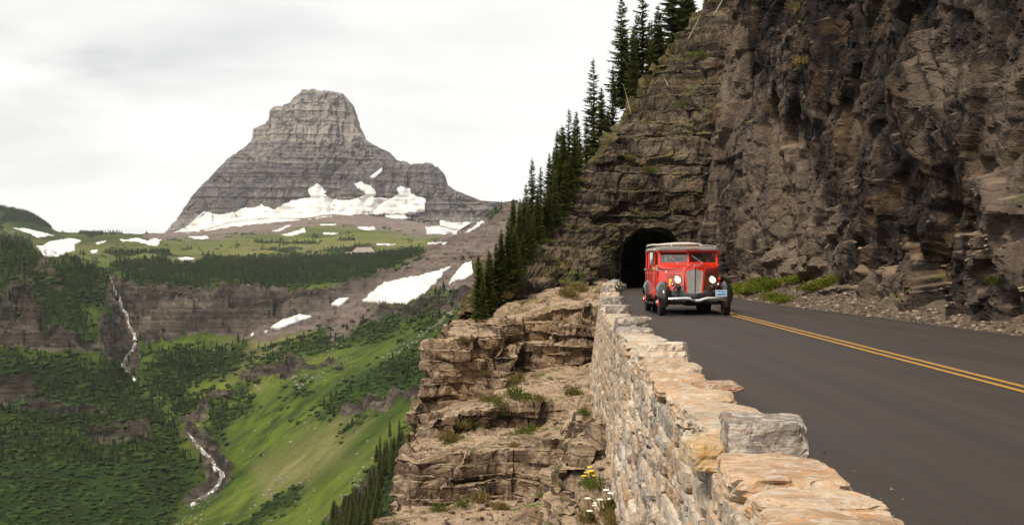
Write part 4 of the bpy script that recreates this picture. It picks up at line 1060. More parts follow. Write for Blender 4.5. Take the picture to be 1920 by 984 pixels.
for s in slots:
    if s in ns_ or s[0] < 5.2: continue
    k = rs.randrange(6); m4 = np.array(stone_mat4(*s, .2)); v = sv[k]@m4[:3, :3].T+m4[:3, 3]; VV.append(v); FF += [[i+b for i in f] for f in sf[k]]; b += len(v)
o = mk('small_stones', np.vstack(VV), FF, M['stone_i'], parent=wall, kind='stuff')
for m in small: bpy.data.meshes.remove(m)
# capping: (y0, y1, colour, raised, label)
OR = (.50, .36, .235); OR2 = (.54, .42, .30); GY_ = (.27, .25, .24); WH = (.60, .55, .47); TN = (.47, .40, .31); DG = (.20, .20, .20)
caps = [(4.2, 5.2, OR, 0), (5.2, 6.05, OR2, 0), (6.1, 6.85, OR, 0), (6.88, 7.5, OR2, 0), (7.53, 8.78, OR, 0), (8.8, 9.42, GY_, 1), (9.5, 11.1, TN, 0), (11.15, 12.2, OR2, 0), (12.25, 13.1, OR2, 0), (13.15, 14.2, OR, 0),
        (14.25, 15.3, OR, 0), (15.35, 16.4, OR2, 0), (16.45, 17.25, OR, 0), (17.3, 18.2, WH, 1), (18.3, 19.6, TN, 0), (19.7, 21, OR2, 0), (21.1, 22.6, WH, 0), (22.7, 24.2, TN, 0), (24.3, 25.35, GY_, 0), (25.4, 26.1, GY_, 1)]
y = 26.2; c_ = 0
while y < 87:
    nxt = [32.2, 40, 47.5, 55, 62.5, 70, 77.5, 85]; m_ = [v for v in nxt if y <= v < y+1.4]
    if m_ and y >= m_[0]-.05: caps.append((y, y+.75, [GY_, DG, TN][c_ % 3], 1)); y += .8; c_ += 1; nxt_used = m_[0]; continue
    e = min([v for v in nxt if v > y+.02]+[1e9]); l = rs.uniform(.8, 1.5)
    if y+l > e-.5: l = e-y-.03
    l = max(l, .3); caps.append((y, y+l, rs.choice([TN, WH, GY_, TN, OR2]), 0)); y += l+.03
    if abs(y-e) < .05: caps.append((y, y+.75, [GY_, DG, TN][c_ % 3], 1)); c_ += 1; y += .8
for k, (y0, y1, c, up) in enumerate(caps):
    l = y1-y0; yc_ = (y0+y1)/2; nearq = y0 < 14
    res = (22, 26, 9) if y0 < 10 else ((14, 14, 7) if y0 < 26 else (6, 6, 4))
    zt_ = (.68+rs.uniform(-.02, .02)) if up else .5+rs.uniform(-.025, .03); th = zt_-.335
    wd = rs.uniform(.58, .68) if not (up and y0 < 10) else .54; me = stone_mesh('cap_stone', *res, 2000+k*13, .025 if nearq else .03, .085)
    o = bpy.data.objects.new('cap_stone', me); C.objects.link(o); o.parent = wall
    hd = math.atan2(wall_in(yc_+.5)-wall_in(yc_-.5), 1)
    o.matrix_local = Matrix.Translation(((wall_in(yc_)+wall_out(yc_))/2+rs.uniform(-.03, .03), yc_, zt_-th/2)) @ Matrix.Rotation(-hd+rs.uniform(-.05, .05), 4, 'Z') @ Matrix.Diagonal((wd, l*.99, th*1.04, 1))
    k2 = rs.uniform(.92, 1.1); o.color = (*[v*k2 for v in c], 1)
    if up and y0 < 30: o['label'] = {0: 'big raised grey stone nearest the camera'}.get(0) if y0 < 10 else ('raised whitish stone' if y0 < 20 else 'raised grey stone')
for (x, yv, zc, sx, sy_, sz, c) in [(1.31, 9.25, .42, .30, .55, .19, (.55, .40, .22)), (1.50, 9.75, .40, .30, .4, .18, (.5, .36, .2)), (1.93, 13.0, .54, .42, .5, .07, (.38, .27, .18))]:
    o = bpy.data.objects.new('cap_stone', stone_mesh('cap_stone', 12, 12, 8, int(yv*77), .02, .07)); C.objects.link(o); o.parent = wall; o.location = (x, yv, zc); o.scale = (sx, sy_, sz); o.color = (*c, 1)
# low kerb of dark boulders between the wall's far end and the portal
kb = thing('stone_kerb', 'low kerb of dark stones between the end of the wall and the tunnel mouth', 'kerb', (0, 0, 0))
for k in range(10):
    u = k/9; o = bpy.data.objects.new('stone', rs.choice(face_m)); C.objects.link(o); o.parent = kb
    o.location = (5.9+u*1.5, 86.5+u*4.8, .1+rs.uniform(-.03, .05)); o.scale = (.36, .55, .42); o.rotation_euler = (0, rs.uniform(-.1, .1), rs.uniform(-.3, .3)); o.color = (.12, .1, .085, 1)

# loose stones on the bank and under the cliff
g = np.random.default_rng(77); n = 5200
yv = 26+66*g.random(n)**.9; u = g.random(n)**.8; xv = np.array([road_r(a) for a in yv])+.0+u*(np.array([cliff_b(a) for a in yv])-np.array([road_r(a) for a in yv])+.1)
zv = np.array([ray_down(a, b, 2.6) for a, b in zip(xv, yv)])
ok = zv < 2.4; pts = np.stack([xv, yv, zv], 1)[ok]
def chip(seed):
    bm = bmesh.new(); bmesh.ops.create_icosphere(bm, subdivisions=1, radius=.5); V = np.array([v.co[:] for v in bm.verts]); Fc = np.array([[v.index for v in f.verts] for f in bm.faces]); bm.free()
    gg = np.random.default_rng(seed); V *= gg.uniform(.55, 1.2, (len(V), 1)); V *= (1.2, .8, .5); return V, Fc
def scree_mat():
    t = NT('scree'); r = t.n('ShaderNodeNewGeometry').outputs['Random Per Island']; P = t.pos()
    c = t.ramp(r, [(0, (.05, .04, .03)), (.5, (.12, .095, .07)), (.85, (.24, .19, .14)), (1, (.40, .33, .25))])
    return t.bsdf(c, .9, t.bump(t.noise(P, 20, 4), .5, .02))
M['scree'] = scree_mat()
sz = .05+.16*g.random(len(pts))**2.5; stamp('loose_stones', [chip(1), chip(2), chip(3), chip(4)], pts, sz*1.2, M['scree'], g, label='loose broken stones on the bank at the foot of the cliff')
n = 1500; yw = 5+70*g.random(n)**1.3; xw = np.array([wall_in(a) for a in yw])+.04+.9*g.random(n)**3; stamp('road_grit', [chip(8), chip(9)], np.stack([xw, yw, np.full(n, .0)], 1), .012+.035*g.random(n)**3, M['scree'], g, label='grit lying on the asphalt along the wall')
n = 900; px_ = g.uniform(720, 1180, n); rw_ = g.uniform(600, 984, n); pts = []
for a, b in zip(px_, rw_):
    h, nn_ = ray(a, b, NEAR)
    if h is not None and h.y < 70 and abs(nn_.z) > .55: pts.append(h[:])
pts = np.array(pts); stamp('ledge_rubble', [chip(5), chip(6), chip(7)], pts, .05+.28*g.random(len(pts))**3, M['scree'], g, label='rubble lying on the rock ledges below the road')
# ---------------------------------------------------------------- the red touring bus
def paint(name, col, rough=.22, coat=.7, **k):
    t = NT(name); o_ = t.obj(); n_ = t.noise(o_, 1.6, 5, .6); d_ = t.noise(o_, 14, 4)
    c = t.mix(t.rng(n_, .35, .7), tuple(v*.85 for v in col), col); c = t.mix(t.ramp(d_, [(.55, 0), (.8, .12)]), c, (.25, .2, .16))
    return t.bsdf(c, t.rng(n_, .3, .7, rough, rough+.15), Coat_Weight=coat, Coat_Roughness=.08, **k)
red = paint('red_paint', (.80, .030, .008)); black = paint('black_paint', (.018, .017, .018), .2); chrome = simple('chrome', (.75, .74, .72), .14, Metallic=1.0)
darkm = simple('dark_metal', (.03, .028, .027), .55, Metallic=.4); rubber = simple('rubber', (.022, .02, .02), .85); canvas = simple('pale_canvas', (.62, .58, .52), .85)
dcanvas = simple('grey_canvas', (.19, .18, .17), .7); bright = simple('grille_metal', (.72, .70, .67), .38, Metallic=.35); seatm = simple('seat_leather', (.10, .05, .03), .6); intm = simple('bus_interior', (.05, .04, .035), .8)
amber = simple('amber_lens', (.75, .22, .02), .25); whitem = simple('white_enamel', (.8, .8, .78), .4); platem = simple('plate_blue', (.03, .22, .48), .35)
t = NT('windscreen_glass'); g1 = t.n('ShaderNodeBsdfTransparent'); g1.inputs[0].default_value = (.93, .96, .94, 1); g2 = t.n('ShaderNodeBsdfGlossy'); g2.inputs['Roughness'].default_value = .04
fr_ = t.n('ShaderNodeFresnel'); fr_.inputs[0].default_value = 1.5; mxs = t.n('ShaderNodeMixShader'); t.l(t.math('ADD', fr_.outputs[0], t.math('MULTIPLY', t.noise(t.obj(), 2, 3), .12)), mxs.inputs[0]); t.l(g1.outputs[0], mxs.inputs[1]); t.l(g2.outputs[0], mxs.inputs[2]); t.l(mxs.outputs[0], t.out.inputs[0]); glass = t.m
t = NT('lit_headlight_lens'); em = t.n('ShaderNodeEmission'); em.inputs[0].default_value = (1, .80, .44, 1); em.inputs[1].default_value = 2.4; t.l(em.outputs[0], t.out.inputs[0]); lit = t.m
t = NT('lit_amber_lens'); em = t.n('ShaderNodeEmission'); em.inputs[0].default_value = (1, .28, .03, 1); em.inputs[1].default_value = 2.2; t.l(em.outputs[0], t.out.inputs[0]); litamb = t.m

BX, BY = 5.95, 44.1
bus = thing('vintage_bus', 'vintage red open-top touring bus with lit headlights driving out of the tunnel', 'bus', (BX, BY, -.02), R(-.4))
def sec(y, hw, zb, zt, crown, n=9, shoulder=.22):
    """hood or body ring from left foot over the top to right foot"""
    pts = [(-hw*1.0, y, zb), (-hw, y, zt-shoulder*1.1)]
    for k in range(n):
        a = math.pi*k/(n-1); pts.append((-hw*(abs(math.cos(a))**.75)*(1 if math.cos(a) > 0 else -1), y, zt-shoulder+(shoulder+crown)*math.sin(a)**.8))
    return pts+[(hw, y, zt-shoulder*1.1), (hw, y, zb)]
# hood and cowl
b = MB(); b.loft([sec(.80, .335, .62, 1.54, .05, shoulder=.10), sec(.95, .37, .62, 1.56, .055, shoulder=.12), sec(1.5, .55, .62, 1.60, .06, shoulder=.17), sec(2.1, .80, .60, 1.64, .06, shoulder=.18), sec(2.42, .98, .58, 1.66, .05, shoulder=.16)]); hood = b.build('hood', red, bus, auto=50)
for s in (-1, 1):
    for k in range(3):
        b = MB(); y0, y1 = 1.15, 1.95; z_ = 1.33-k*.07
        w0 = .335+(y0-.8)*.36; w1 = .335+(y1-.8)*.38
        b.tube([(s*(w0+.012), y0, z_), (s*(w1+.014), y1, z_)], .014, 5); b.build('louver', black, hood)
b = MB(); b.tube([(0, .78, 1.61), (0, 1.5, 1.665), (0, 2.4, 1.715)], .008, 6); b.build('hood_hinge', chrome, hood)
# grille: shell, bars, centre spine and cap ornament
gl = MB()
def gp(u, z, y=0): return (u, .70+abs(u)*.22+y, z)
out_ = [(-.27, .62), (-.345, 1.50), (0, 1.60), (.345, 1.50), (.27, .62)]; inn = [(-.225, .67), (-.285, 1.455), (0, 1.545), (.285, 1.455), (.225, .67)]
rr = []
for (a, c_) in zip(out_, inn): rr.append([gp(a[0], a[1], .14), gp(a[0], a[1], -.01), gp(c_[0], c_[1], -.015), gp(c_[0], c_[1], .10)])
gl.loft(rr+[rr[0]]); shell = gl.build('grille_shell', red, bus)
b = MB(); b.v = []; b.add([gp(-.23, .66, .09), gp(-.29, 1.46, .09), gp(0, 1.55, .09), gp(.29, 1.46, .09), gp(.23, .66, .09), gp(0, .66, .09)], [(0, 1, 2, 5), (5, 2, 3, 4)]); b.build('radiator', darkm, shell)
for s in (-1, 1):
    for k in range(9):
        u = (k+.7)/9.3; zt_ = 1.535-.08*u; b = MB(); b.tube([gp(s*.225*u, .67), gp(s*.285*u, zt_)], .0085, 5); b.build('grille_bar', bright, shell)
b = MB(); b.tube([(0, .685, .64), (0, .68, 1.56), (0, .72, 1.61)], [.014, .018, .024], 8); b.tube([(0, .70, 1.60), (0, .74, 1.655), (0, .82, 1.65)], [.022, .02, .006], 8); b.build('grille_spine', chrome, shell, smooth=True)
# main body shell: side walls, floor, rear
b = MB()
HWb = 1.06
def side(s):
    prof_ = [(2.42, .98), (2.9, 1.03), (3.6, HWb), (6.4, HWb), (6.95, 1.0), (7.15, .86)]
    rings = []
    for (y, hw) in prof_: rings.append([(s*(hw-.05), y, .46), (s*(hw), y, .62), (s*(hw+.012), y, 1.0), (s*hw, y, 1.48), (s*(hw-.03), y, 1.52), (s*(hw-.07), y, 1.50), (s*(hw-.07), y, .5)])
    return rings
for s in (-1, 1): b.loft(side(s), closed=True, cap=True)
b.box((0, 7.12, 1.0), (1.76, .06, 1.04), bev=.02); b.box((0, 2.45, 1.1), (1.9, .05, .95)); body = b.build('body', red, bus, auto=40)
b = MB(); b.box((0, 4.7, .50), (1.96, 4.6, .06)); b.build('floor', intm, bus)
b = MB()
for s in (-1, 1): b.tube([(s*.40, .85, 1.535), (s*.62, 1.55, 1.535), (s*.99, 2.42, 1.525), (s*1.065, 3.6, 1.50), (s*1.065, 6.4, 1.50), (s*.9, 7.1, 1.50)], .02, 6)
b.build('belt_moulding', black, bus)
# doors with handles and hinges
for s in (-1, 1):
    for k in range(4):
        y0 = 2.62+k*1.0; dm = MB(); dm.box((s*(1.035 if k == 0 else HWb+.012), y0+.47, 1.04), (.03, .93, .86), bev=.012)
        d_ = dm.build('door', red, bus); hb = MB(); hb.box((s*(HWb+.04), y0+.84, 1.36), (.03, .13, .025), bev=.008); hb.build('handle', chrome, d_)
# window pillars, headrails, roof
b = MB()
for s in (-1, 1):
    for k in range(5):
        y0 = 2.58+k*1.02; b.box((s*(1.0 if k == 0 else 1.03), y0, 1.80), (.05, .07, .62), bev=.01)
    b.box((s*1.03, 4.75, 2.12), (.06, 4.4, .07), bev=.012)
b.box((0, 6.98, 1.85), (1.9, .07, .68), bev=.02); b.build('window_frame', red, bus)
# windscreen: raked surround, post, glass, wipers
WY = 2.44
def wp_(x, z): return (x, WY+(z-1.66)*.28+abs(x)*.06, z)
b = MB(); o_ = [(-1.02, 1.60), (-1.0, 2.15), (1.0, 2.15), (1.02, 1.60)]
def bar(a, c_, wd, th=.07):
    A = Vector(wp_(*a)); B_ = Vector(wp_(*c_)); 
    mid = (A+B_)/2; L_ = (B_-A).length; q = (B_-A).to_track_quat('X', 'Z').to_matrix(); b.box(mid, (L_+wd*.6, th, wd), q, bev=.012)
bar((-.97, 1.60), (-.95, 2.14), .10); bar((.95, 2.14), (.97, 1.60), .10); bar((-.96, 2.12), (0, 2.12), .07); bar((0, 2.12), (.96, 2.12), .07); bar((-.97, 1.68), (0, 1.70), .10); bar((0, 1.70), (.97, 1.68), .10); bar((0, 1.68), (0, 2.12), .07)
wsf = b.build('windscreen_frame', red, bus)
for s in (-1, 1):
    b = MB(); b.sheet([wp_(s*.03, 1.72), wp_(s*.92, 1.71), wp_(s*.91, 2.09), wp_(s*.03, 2.09)], (0, 1, 0), .006); b.build('windscreen_pane', glass, wsf)
for (x0, z0, x1, z1) in ((-.38, 1.735, -.70, 1.97), (.46, 1.735, .12, 1.97)):
    b = MB(); p, q = Vector(wp_(x0, z0)), Vector(wp_(x1, z1)); off = Vector((0, -.05, 0)); b.tube([p+off, (p+q)/2+off*1.3, q+off], [.012, .009, .007], 5); b.tube([p+off*.2, p+off*1.2], .02, 6)
    b.tube([(p+q)/2+off*.9-Vector((0, 0, .0))+(q-p)*.0, q+off*.9+(q-p)*.12], .006, 4); b.build('wiper', chrome, wsf)
# canvas roof with front valance, snaps, rolled cover and rails
b = MB(); rings = []
for (y, hw, zc, dz) in ((2.40, .93, 2.19, .0), (2.44, 1.00, 2.22, .03), (2.7, 1.05, 2.22, .06), (4.5, 1.09, 2.22, .085), (6.6, 1.07, 2.22, .06), (7.1, .96, 2.19, .0)):
    r_ = [(-hw, y, 2.14)]
    for k in range(11): a = math.pi*k/10; r_.append((-hw*math.cos(a)*abs(math.cos(a))**-.35 if abs(math.cos(a)) > .01 else 0, y, zc-.03+(.05+dz)*math.sin(a)**.6))
    rings.append(r_+[(hw, y, 2.14)])
b.loft(rings, cap=True); roof = b.build('roof', dcanvas, bus, auto=60)
b = MB(); b.loft([[(-.98, 2.36, 2.14), (-.96, 2.33, 2.20), (-.93, 2.40, 2.265)]]+[[(u, 2.30+abs(u)*.04, 2.145), (u, 2.275+abs(u)*.04, 2.205), (u, 2.36+abs(u)*.03, 2.275)] for u in np.linspace(-.9, .9, 13)]+[[(.98, 2.36, 2.14), (.96, 2.33, 2.20), (.93, 2.40, 2.265)]]); val = b.build('valance', dcanvas, bus, smooth=True)
for k in range(9):
    b = MB(); x = -.84+k*.21; b.lathe([(.0001, -.012), (.014, -.010), (.014, 0)], (x, 2.292+abs(x)*.04, 2.163), 'y', 8); b.build('snap', chrome, val)
for x in (-.05, .05, .17, .27):
    b = MB(); b.lathe([(.001, -.03), (.022, -.022), (.03, 0)], (x, 2.28, 2.215), 'y', 10); b.build('marker_lamp', amber, val, smooth=True)
b = MB(); b.tube([(-1.0, 2.52, 2.335), (-.5, 2.46, 2.362), (0, 2.46, 2.37), (.45, 2.50, 2.352)], [.034, .05, .052, .03], 8); b.tube([(-1.02, 2.55, 2.33), (-1.06, 3.6, 2.35), (-1.07, 5.6, 2.35), (-1.0, 6.9, 2.33)], .035, 6); b.build('rolled_cover', canvas, bus, smooth=True)
b = MB(); b.tube([(.35, 2.46, 2.33), (.7, 2.46, 2.318), (.97, 2.55, 2.285)], .014, 6); b.tube([(-.93, 2.5, 2.18), (-1.09, 3.0, 2.17), (-1.11, 5.0, 2.18), (-1.0, 7.0, 2.18)], .02, 6)
for x in (-.58, .42): b.tube([(x, 2.36, 2.27), (x, 2.40, 2.335)], .018, 6)
b.build('roof_strap', canvas, bus)
b = MB(); b.sheet([(-1.01, 2.60, 2.13), (-1.10, 3.4, 2.13), (-1.10, 3.4, 2.20), (-1.01, 2.60, 2.25)], (1, 0, 0), .02); b.build('roof_flap', canvas, bus)
# fenders: crowned arches over the wheels
def fender(name, s, cy, r, a0, a1, w0, w1, x0, flare, n=18):
    rings = []
    for k in range(n+1):
        u = k/n; a = R(a0+(a1-a0)*u); w_ = w0+(w1-w0)*u; rad = r*(1+.10*math.sin(math.pi*u)); ring = []
        for j in range(11):
            v = j/10; ph = math.pi*v; bul = math.sin(ph)**.6
            taper = min(1, .45+2.2*u, .55+2.2*(1-u)); x = x0+(v-.5)*w_*taper
            rr_ = rad+.15*bul*taper*flare-.06*(1-bul)
            ring.append((s*x, cy-math.cos(a)*rr_, .41+math.sin(a)*rr_))
        rings.append(ring)
    b = MB(); b.loft(rings); b.loft([[ (p[0]*1, cy+(p[1]-cy)*.96, .41+(p[2]-.41)*.96) for p in r_] for r_ in rings]); return b.build(name, black, bus, smooth=True)
for s in (-1, 1):
    fender('front_fender', s, 1.05, .50, -12, 150, .50, .44, 1.0, 1.15)
    fender('rear_fender', s, 5.65, .50, 5, 178, .40, .40, 1.04, 1.0)
    b = MB(); b.loft([[(s*.80, 1.5, .62), (s*1.22, 1.5, .66), (s*1.22, 1.5, .62), (s*.80, 1.5, .58)], [(s*.9, 1.8, .42), (s*1.24, 1.85, .43), (s*1.24, 1.85, .39), (s*.9, 1.85, .38)], [(s*.9, 2.2, .38), (s*1.25, 2.2, .38), (s*1.25, 2.2, .34), (s*.9, 2.2, .34)], [(s*.9, 5.15, .38), (s*1.25, 5.15, .38), (s*1.25, 5.15, .34), (s*.9, 5.15, .34)]], closed=True, cap=True)
    rb = b.build('running_board', black, bus); b = MB(); b.tube([(s*1.255, 2.1, .37), (s*1.255, 5.15, .37)], .012, 6); b.build('running_board_trim', chrome, rb)
def wheel(x, y, s):
    b = MB(); w_ = .115
    b.lathe([(.24, -w_*.8), (.30, -w_), (.385, -w_*.92), (.408, -w_*.6), (.412, 0), (.408, w_*.6), (.385, w_*.92), (.30, w_), (.24, w_*.8)], (0, 0, 0), 'x', 32)
    for k in range(32):
        a = 2*math.pi*k/32; b.box((0, .412*math.cos(a), .412*math.sin(a)), (w_*1.5, .03, .012), Matrix.Rotation(a-math.pi/2, 3, 'X'))
    wh = b.build('wheel', rubber, bus, auto=40, loc=(x, y, .415))
    b = MB(); b.lathe([(.245, s*w_*.85), (.235, s*w_*.5), (.17, s*w_*.35), (.12, s*w_*.9), (.10, s*(w_+.03)), (.001, s*(w_+.035))], (0, 0, 0), 'x', 24); b.build('rim', red, wh, smooth=True)
    b = MB(); b.lathe([(.085, s*(w_+.02)), (.08, s*(w_+.055)), (.05, s*(w_+.075)), (.001, s*(w_+.08))], (0, 0, 0), 'x', 18); b.build('hub_cap', chrome, wh, smooth=True)
for s in (-1, 1):
    wheel(s*1.05, 1.05, s); wheel(s*1.07, 5.65, s); wheel(s*.80, 5.65, s)
# headlights, small amber lamps, fog lamps, horns
for s in (-1, 1):
    b = MB(); b.lathe([(.001, .30), (.06, .27), (.105, .16), (.128, .03), (.135, 0), (.125, -.015)], (s*.565, .62, 1.17), 'y', 24); b.tube([(s*.565, .78, 1.08), (s*.60, .85, .95), (s*.66, .95, .86)], .025, 6); hl = b.build('headlight', black, bus, smooth=True)
    b = MB(); b.lathe([(.001, -.045), (.055, -.038), (.09, -.02), (.10, 0)], (s*.565, .612, 1.17), 'y', 24); b.build('lens', lit, hl, smooth=True)
    b = MB(); b.lathe([(.10, -.012), (.118, -.02), (.138, .01), (.13, .025)], (s*.565, .612, 1.17), 'y', 24); b.build('headlight_ring', chrome, hl, smooth=True)
    b = MB(); b.lathe([(.001, -.03), (.03, -.024), (.045, 0), (.02, .05)], (s*.80, .70, 1.16 if s < 0 else 1.20), 'y', 14); b.tube([(s*.8, .74, 1.15), (s*.82, .80, .98)], .015, 5); b.build('turn_signal', litamb if s < 0 else red, bus, smooth=True)
    b = MB(); b.lathe([(.001, -.04), (.07, -.03), (.095, 0), (.08, .06), (.03, .13)], (s*.55, .55, .93), 'y', 20); b.tube([(s*.55, .60, .86), (s*.55, .62, .62)], .018, 6); fl = b.build('fog_lamp', darkm, bus, smooth=True)
    b = MB(); b.lathe([(.001, .02), (.02, .02), (.035, -.03), (.06, -.12)], (s*.74, .62, 1.02), 'y', 14); b.build('horn', chrome, bus, smooth=True)
b = MB(); b.loft([[(x, .72+abs(x)*.12, .50), (x, .60+abs(x)*.12, .62), (x, .82, .84)] for x in np.linspace(-.84, .84, 15)]); b.build('splash_apron', black, bus, smooth=True)
# bumper with the dip in the middle
pts = []
for k in range(41):
    x = -.93+1.86*k/40; dip = -.085*math.exp(-(x/.20)**2); pts.append((x, .02+.10*abs(x)**3, .575+dip+.015*math.cos(x*3)))
rings = [[(x, y-.0, z-.055), (x, y-.03, z-.035), (x, y-.04, z), (x, y-.03, z+.035), (x, y, z+.055), (x, y+.015, z)] for (x, y, z) in pts]
b = MB(); b.loft(rings, closed=True, cap=True); b.build('bumper', chrome, bus, auto=60)
b = MB()
for s in (-1, 1): b.box((s*.42, .45, .52), (.07, .9, .10)); b.box((s*.42, 3.6, .44), (.09, 5.6, .12))
b.tube([(-.98, 1.05, .41), (.98, 1.05, .41)], .05, 8); b.tube([(-1.0, 5.65, .41), (1.0, 5.65, .41)], .06, 8); b.box((0, 1.6, .42), (.5, .9, .22), bev=.04); b.lathe([(.02, -.16), (.14, -.1), (.17, 0), (.14, .1), (.02, .16)], (.05, 5.65, .41), 'x', 14); b.box((0, 6.3, .48), (1.2, .5, .22), bev=.04); b.build('chassis', darkm, bus)
b = MB(); b.box((.755, .0, .755), (.36, .012, .20), bev=.004); pl_ = b.build('license_plate', whitem, bus)
b = MB(); b.box((.755, -.009, .762), (.325, .004, .155)); b.build('plate_field', platem, pl_)
def text(name, s_, size, loc, m, parent, rot=(R(90), 0, 0), ext=.002):
    cu = bpy.data.curves.new(name, 'FONT'); cu.body = s_; cu.size = size; cu.extrude = ext; cu.align_x = 'CENTER'; cu.align_y = 'CENTER'
    o = bpy.data.objects.new(name, cu); C.objects.link(o); dg = bpy.context.evaluated_depsgraph_get(); me = bpy.data.meshes.new_from_object(o.evaluated_get(dg)); bpy.data.objects.remove(o)
    o = link(name, me, parent, loc); o.rotation_euler = rot; me.materials.clear(); me.materials.append(m); return o
text('plate_number', '100 00', .105, (.785, -.013, .765), whitem, pl_)
b = MB(); b.lathe([(.001, -.004), (.028, -.003), (.028, 0)], (.63, -.012, .765), 'y', 10); b.build('plate_emblem', whitem, pl_)
text('body_emblem', '1', .12, (-1.075, 2.62, 1.38), whitem, bus, (R(90), 0, R(-90)))
b = MB(); b.lathe([(.001, -.006), (.035, -.004), (.035, 0)], (-.80, 2.02, 1.42), 'y', 10); b.build('cowl_badge', whitem, bus)
# mirrors and side bars
b = MB(); b.box((-1.24, 2.36, 1.86), (.14, .05, .42), bev=.025); b.tube([(-1.02, 2.5, 2.08), (-1.2, 2.38, 2.08), (-1.24, 2.36, 2.02)], .012, 6); b.tube([(-1.02, 2.5, 1.6), (-1.24, 2.38, 1.64)], .012, 6); b.build('side_mirror', chrome, bus, auto=40)
b = MB(); b.tube([(1.02, 2.5, 2.05), (1.2, 2.42, 2.07), (1.28, 2.40, 2.04), (1.29, 2.40, 1.75), (1.27, 2.42, 1.55), (1.05, 2.5, 1.53)], .013, 6); b.box((1.29, 2.38, 1.84), (.10, .03, .30), bev=.012); b.build('side_mirror', darkm, bus)
b = MB(); b.tube([(-1.06, 4.0, 1.47), (-1.32, 3.9, 1.49)], .02, 6); b.lathe([(.001, -.03), (.03, -.02), (.035, 0), (.02, .03)], (-1.33, 3.9, 1.49), 'y', 10); b.build('side_lamp', chrome, bus)
# seats, dashboard, steering wheel
for k in range(4):
    y0 = 3.15+k*1.0
    b = MB(); b.box((0, y0, .92), (1.86, .5, .16), bev=.05); b.box((0, y0+.05, .68), (1.8, .4, .34)); b.build('seat_bench', seatm, bus, auto=40)
    b = MB(); b.box((0, y0+.30, 1.22), (1.86, .12, .56), Matrix.Rotation(R(-8), 3, 'X'), bev=.05); b.build('seat_back', seatm, bus, auto=40)
b = MB(); b.box((0, 2.54, 1.48), (1.85, .16, .26), bev=.03); b.build('dashboard', black, bus)
b = MB(); cen_ = Vector((.50, 2.78, 1.56)); q = Matrix.Rotation(R(-62), 3, 'X'); ring = [cen_+q @ Vector((.20*math.cos(a), .20*math.sin(a), 0)) for a in np.linspace(0, 2*math.pi, 25)]
b.tube(ring, .014, 6, cap=False); b.tube([cen_, cen_+Vector((0, -.25, -.18))], .02, 6)
for a in (0, 2.1, 4.2): b.tube([cen_, cen_+q @ Vector((.2*math.cos(a), .2*math.sin(a), 0))], .01, 5)
b.build('steering_wheel', darkm, bus)

# ---------------------------------------------------------------- people in the bus
def skinned(name, joints, bones, m, parent=None, sub=1):
    """one continuous body grown over a jointed skeleton: joints {name: (xyz, radius)}"""
    ks = list(joints); bm_v = [joints[k][0] for k in ks]; e_ = [(ks.index(a), ks.index(c_)) for a, c_ in bones]
    me = bpy.data.meshes.new(name); me.from_pydata(bm_v, e_, []); o = link(name, me, parent)
    md = o.modifiers.new('skin', 'SKIN'); md.use_smooth_shade = True
    for k, v in zip(ks, me.skin_vertices[0].data):
        r_ = joints[k][1]; v.radius = r_ if hasattr(r_, '__len__') else (r_, r_); v.use_root = (k == 'pelvis')
    s_ = o.modifiers.new('sub', 'SUBSURF'); s_.levels = sub; s_.render_levels = sub
    dg = bpy.context.evaluated_depsgraph_get(); me2 = bpy.data.meshes.new_from_object(o.evaluated_get(dg)); o.modifiers.clear(); o.data = me2; bpy.data.meshes.remove(me)
    me2.materials.clear(); me2.materials.append(m); me2.polygons.foreach_set('use_smooth', np.ones(len(me2.polygons), bool)); me2.name = name
    return o
skin = simple('skin', (.50, .27, .18), .55); skin2 = simple('fair_skin', (.62, .38, .28), .55)
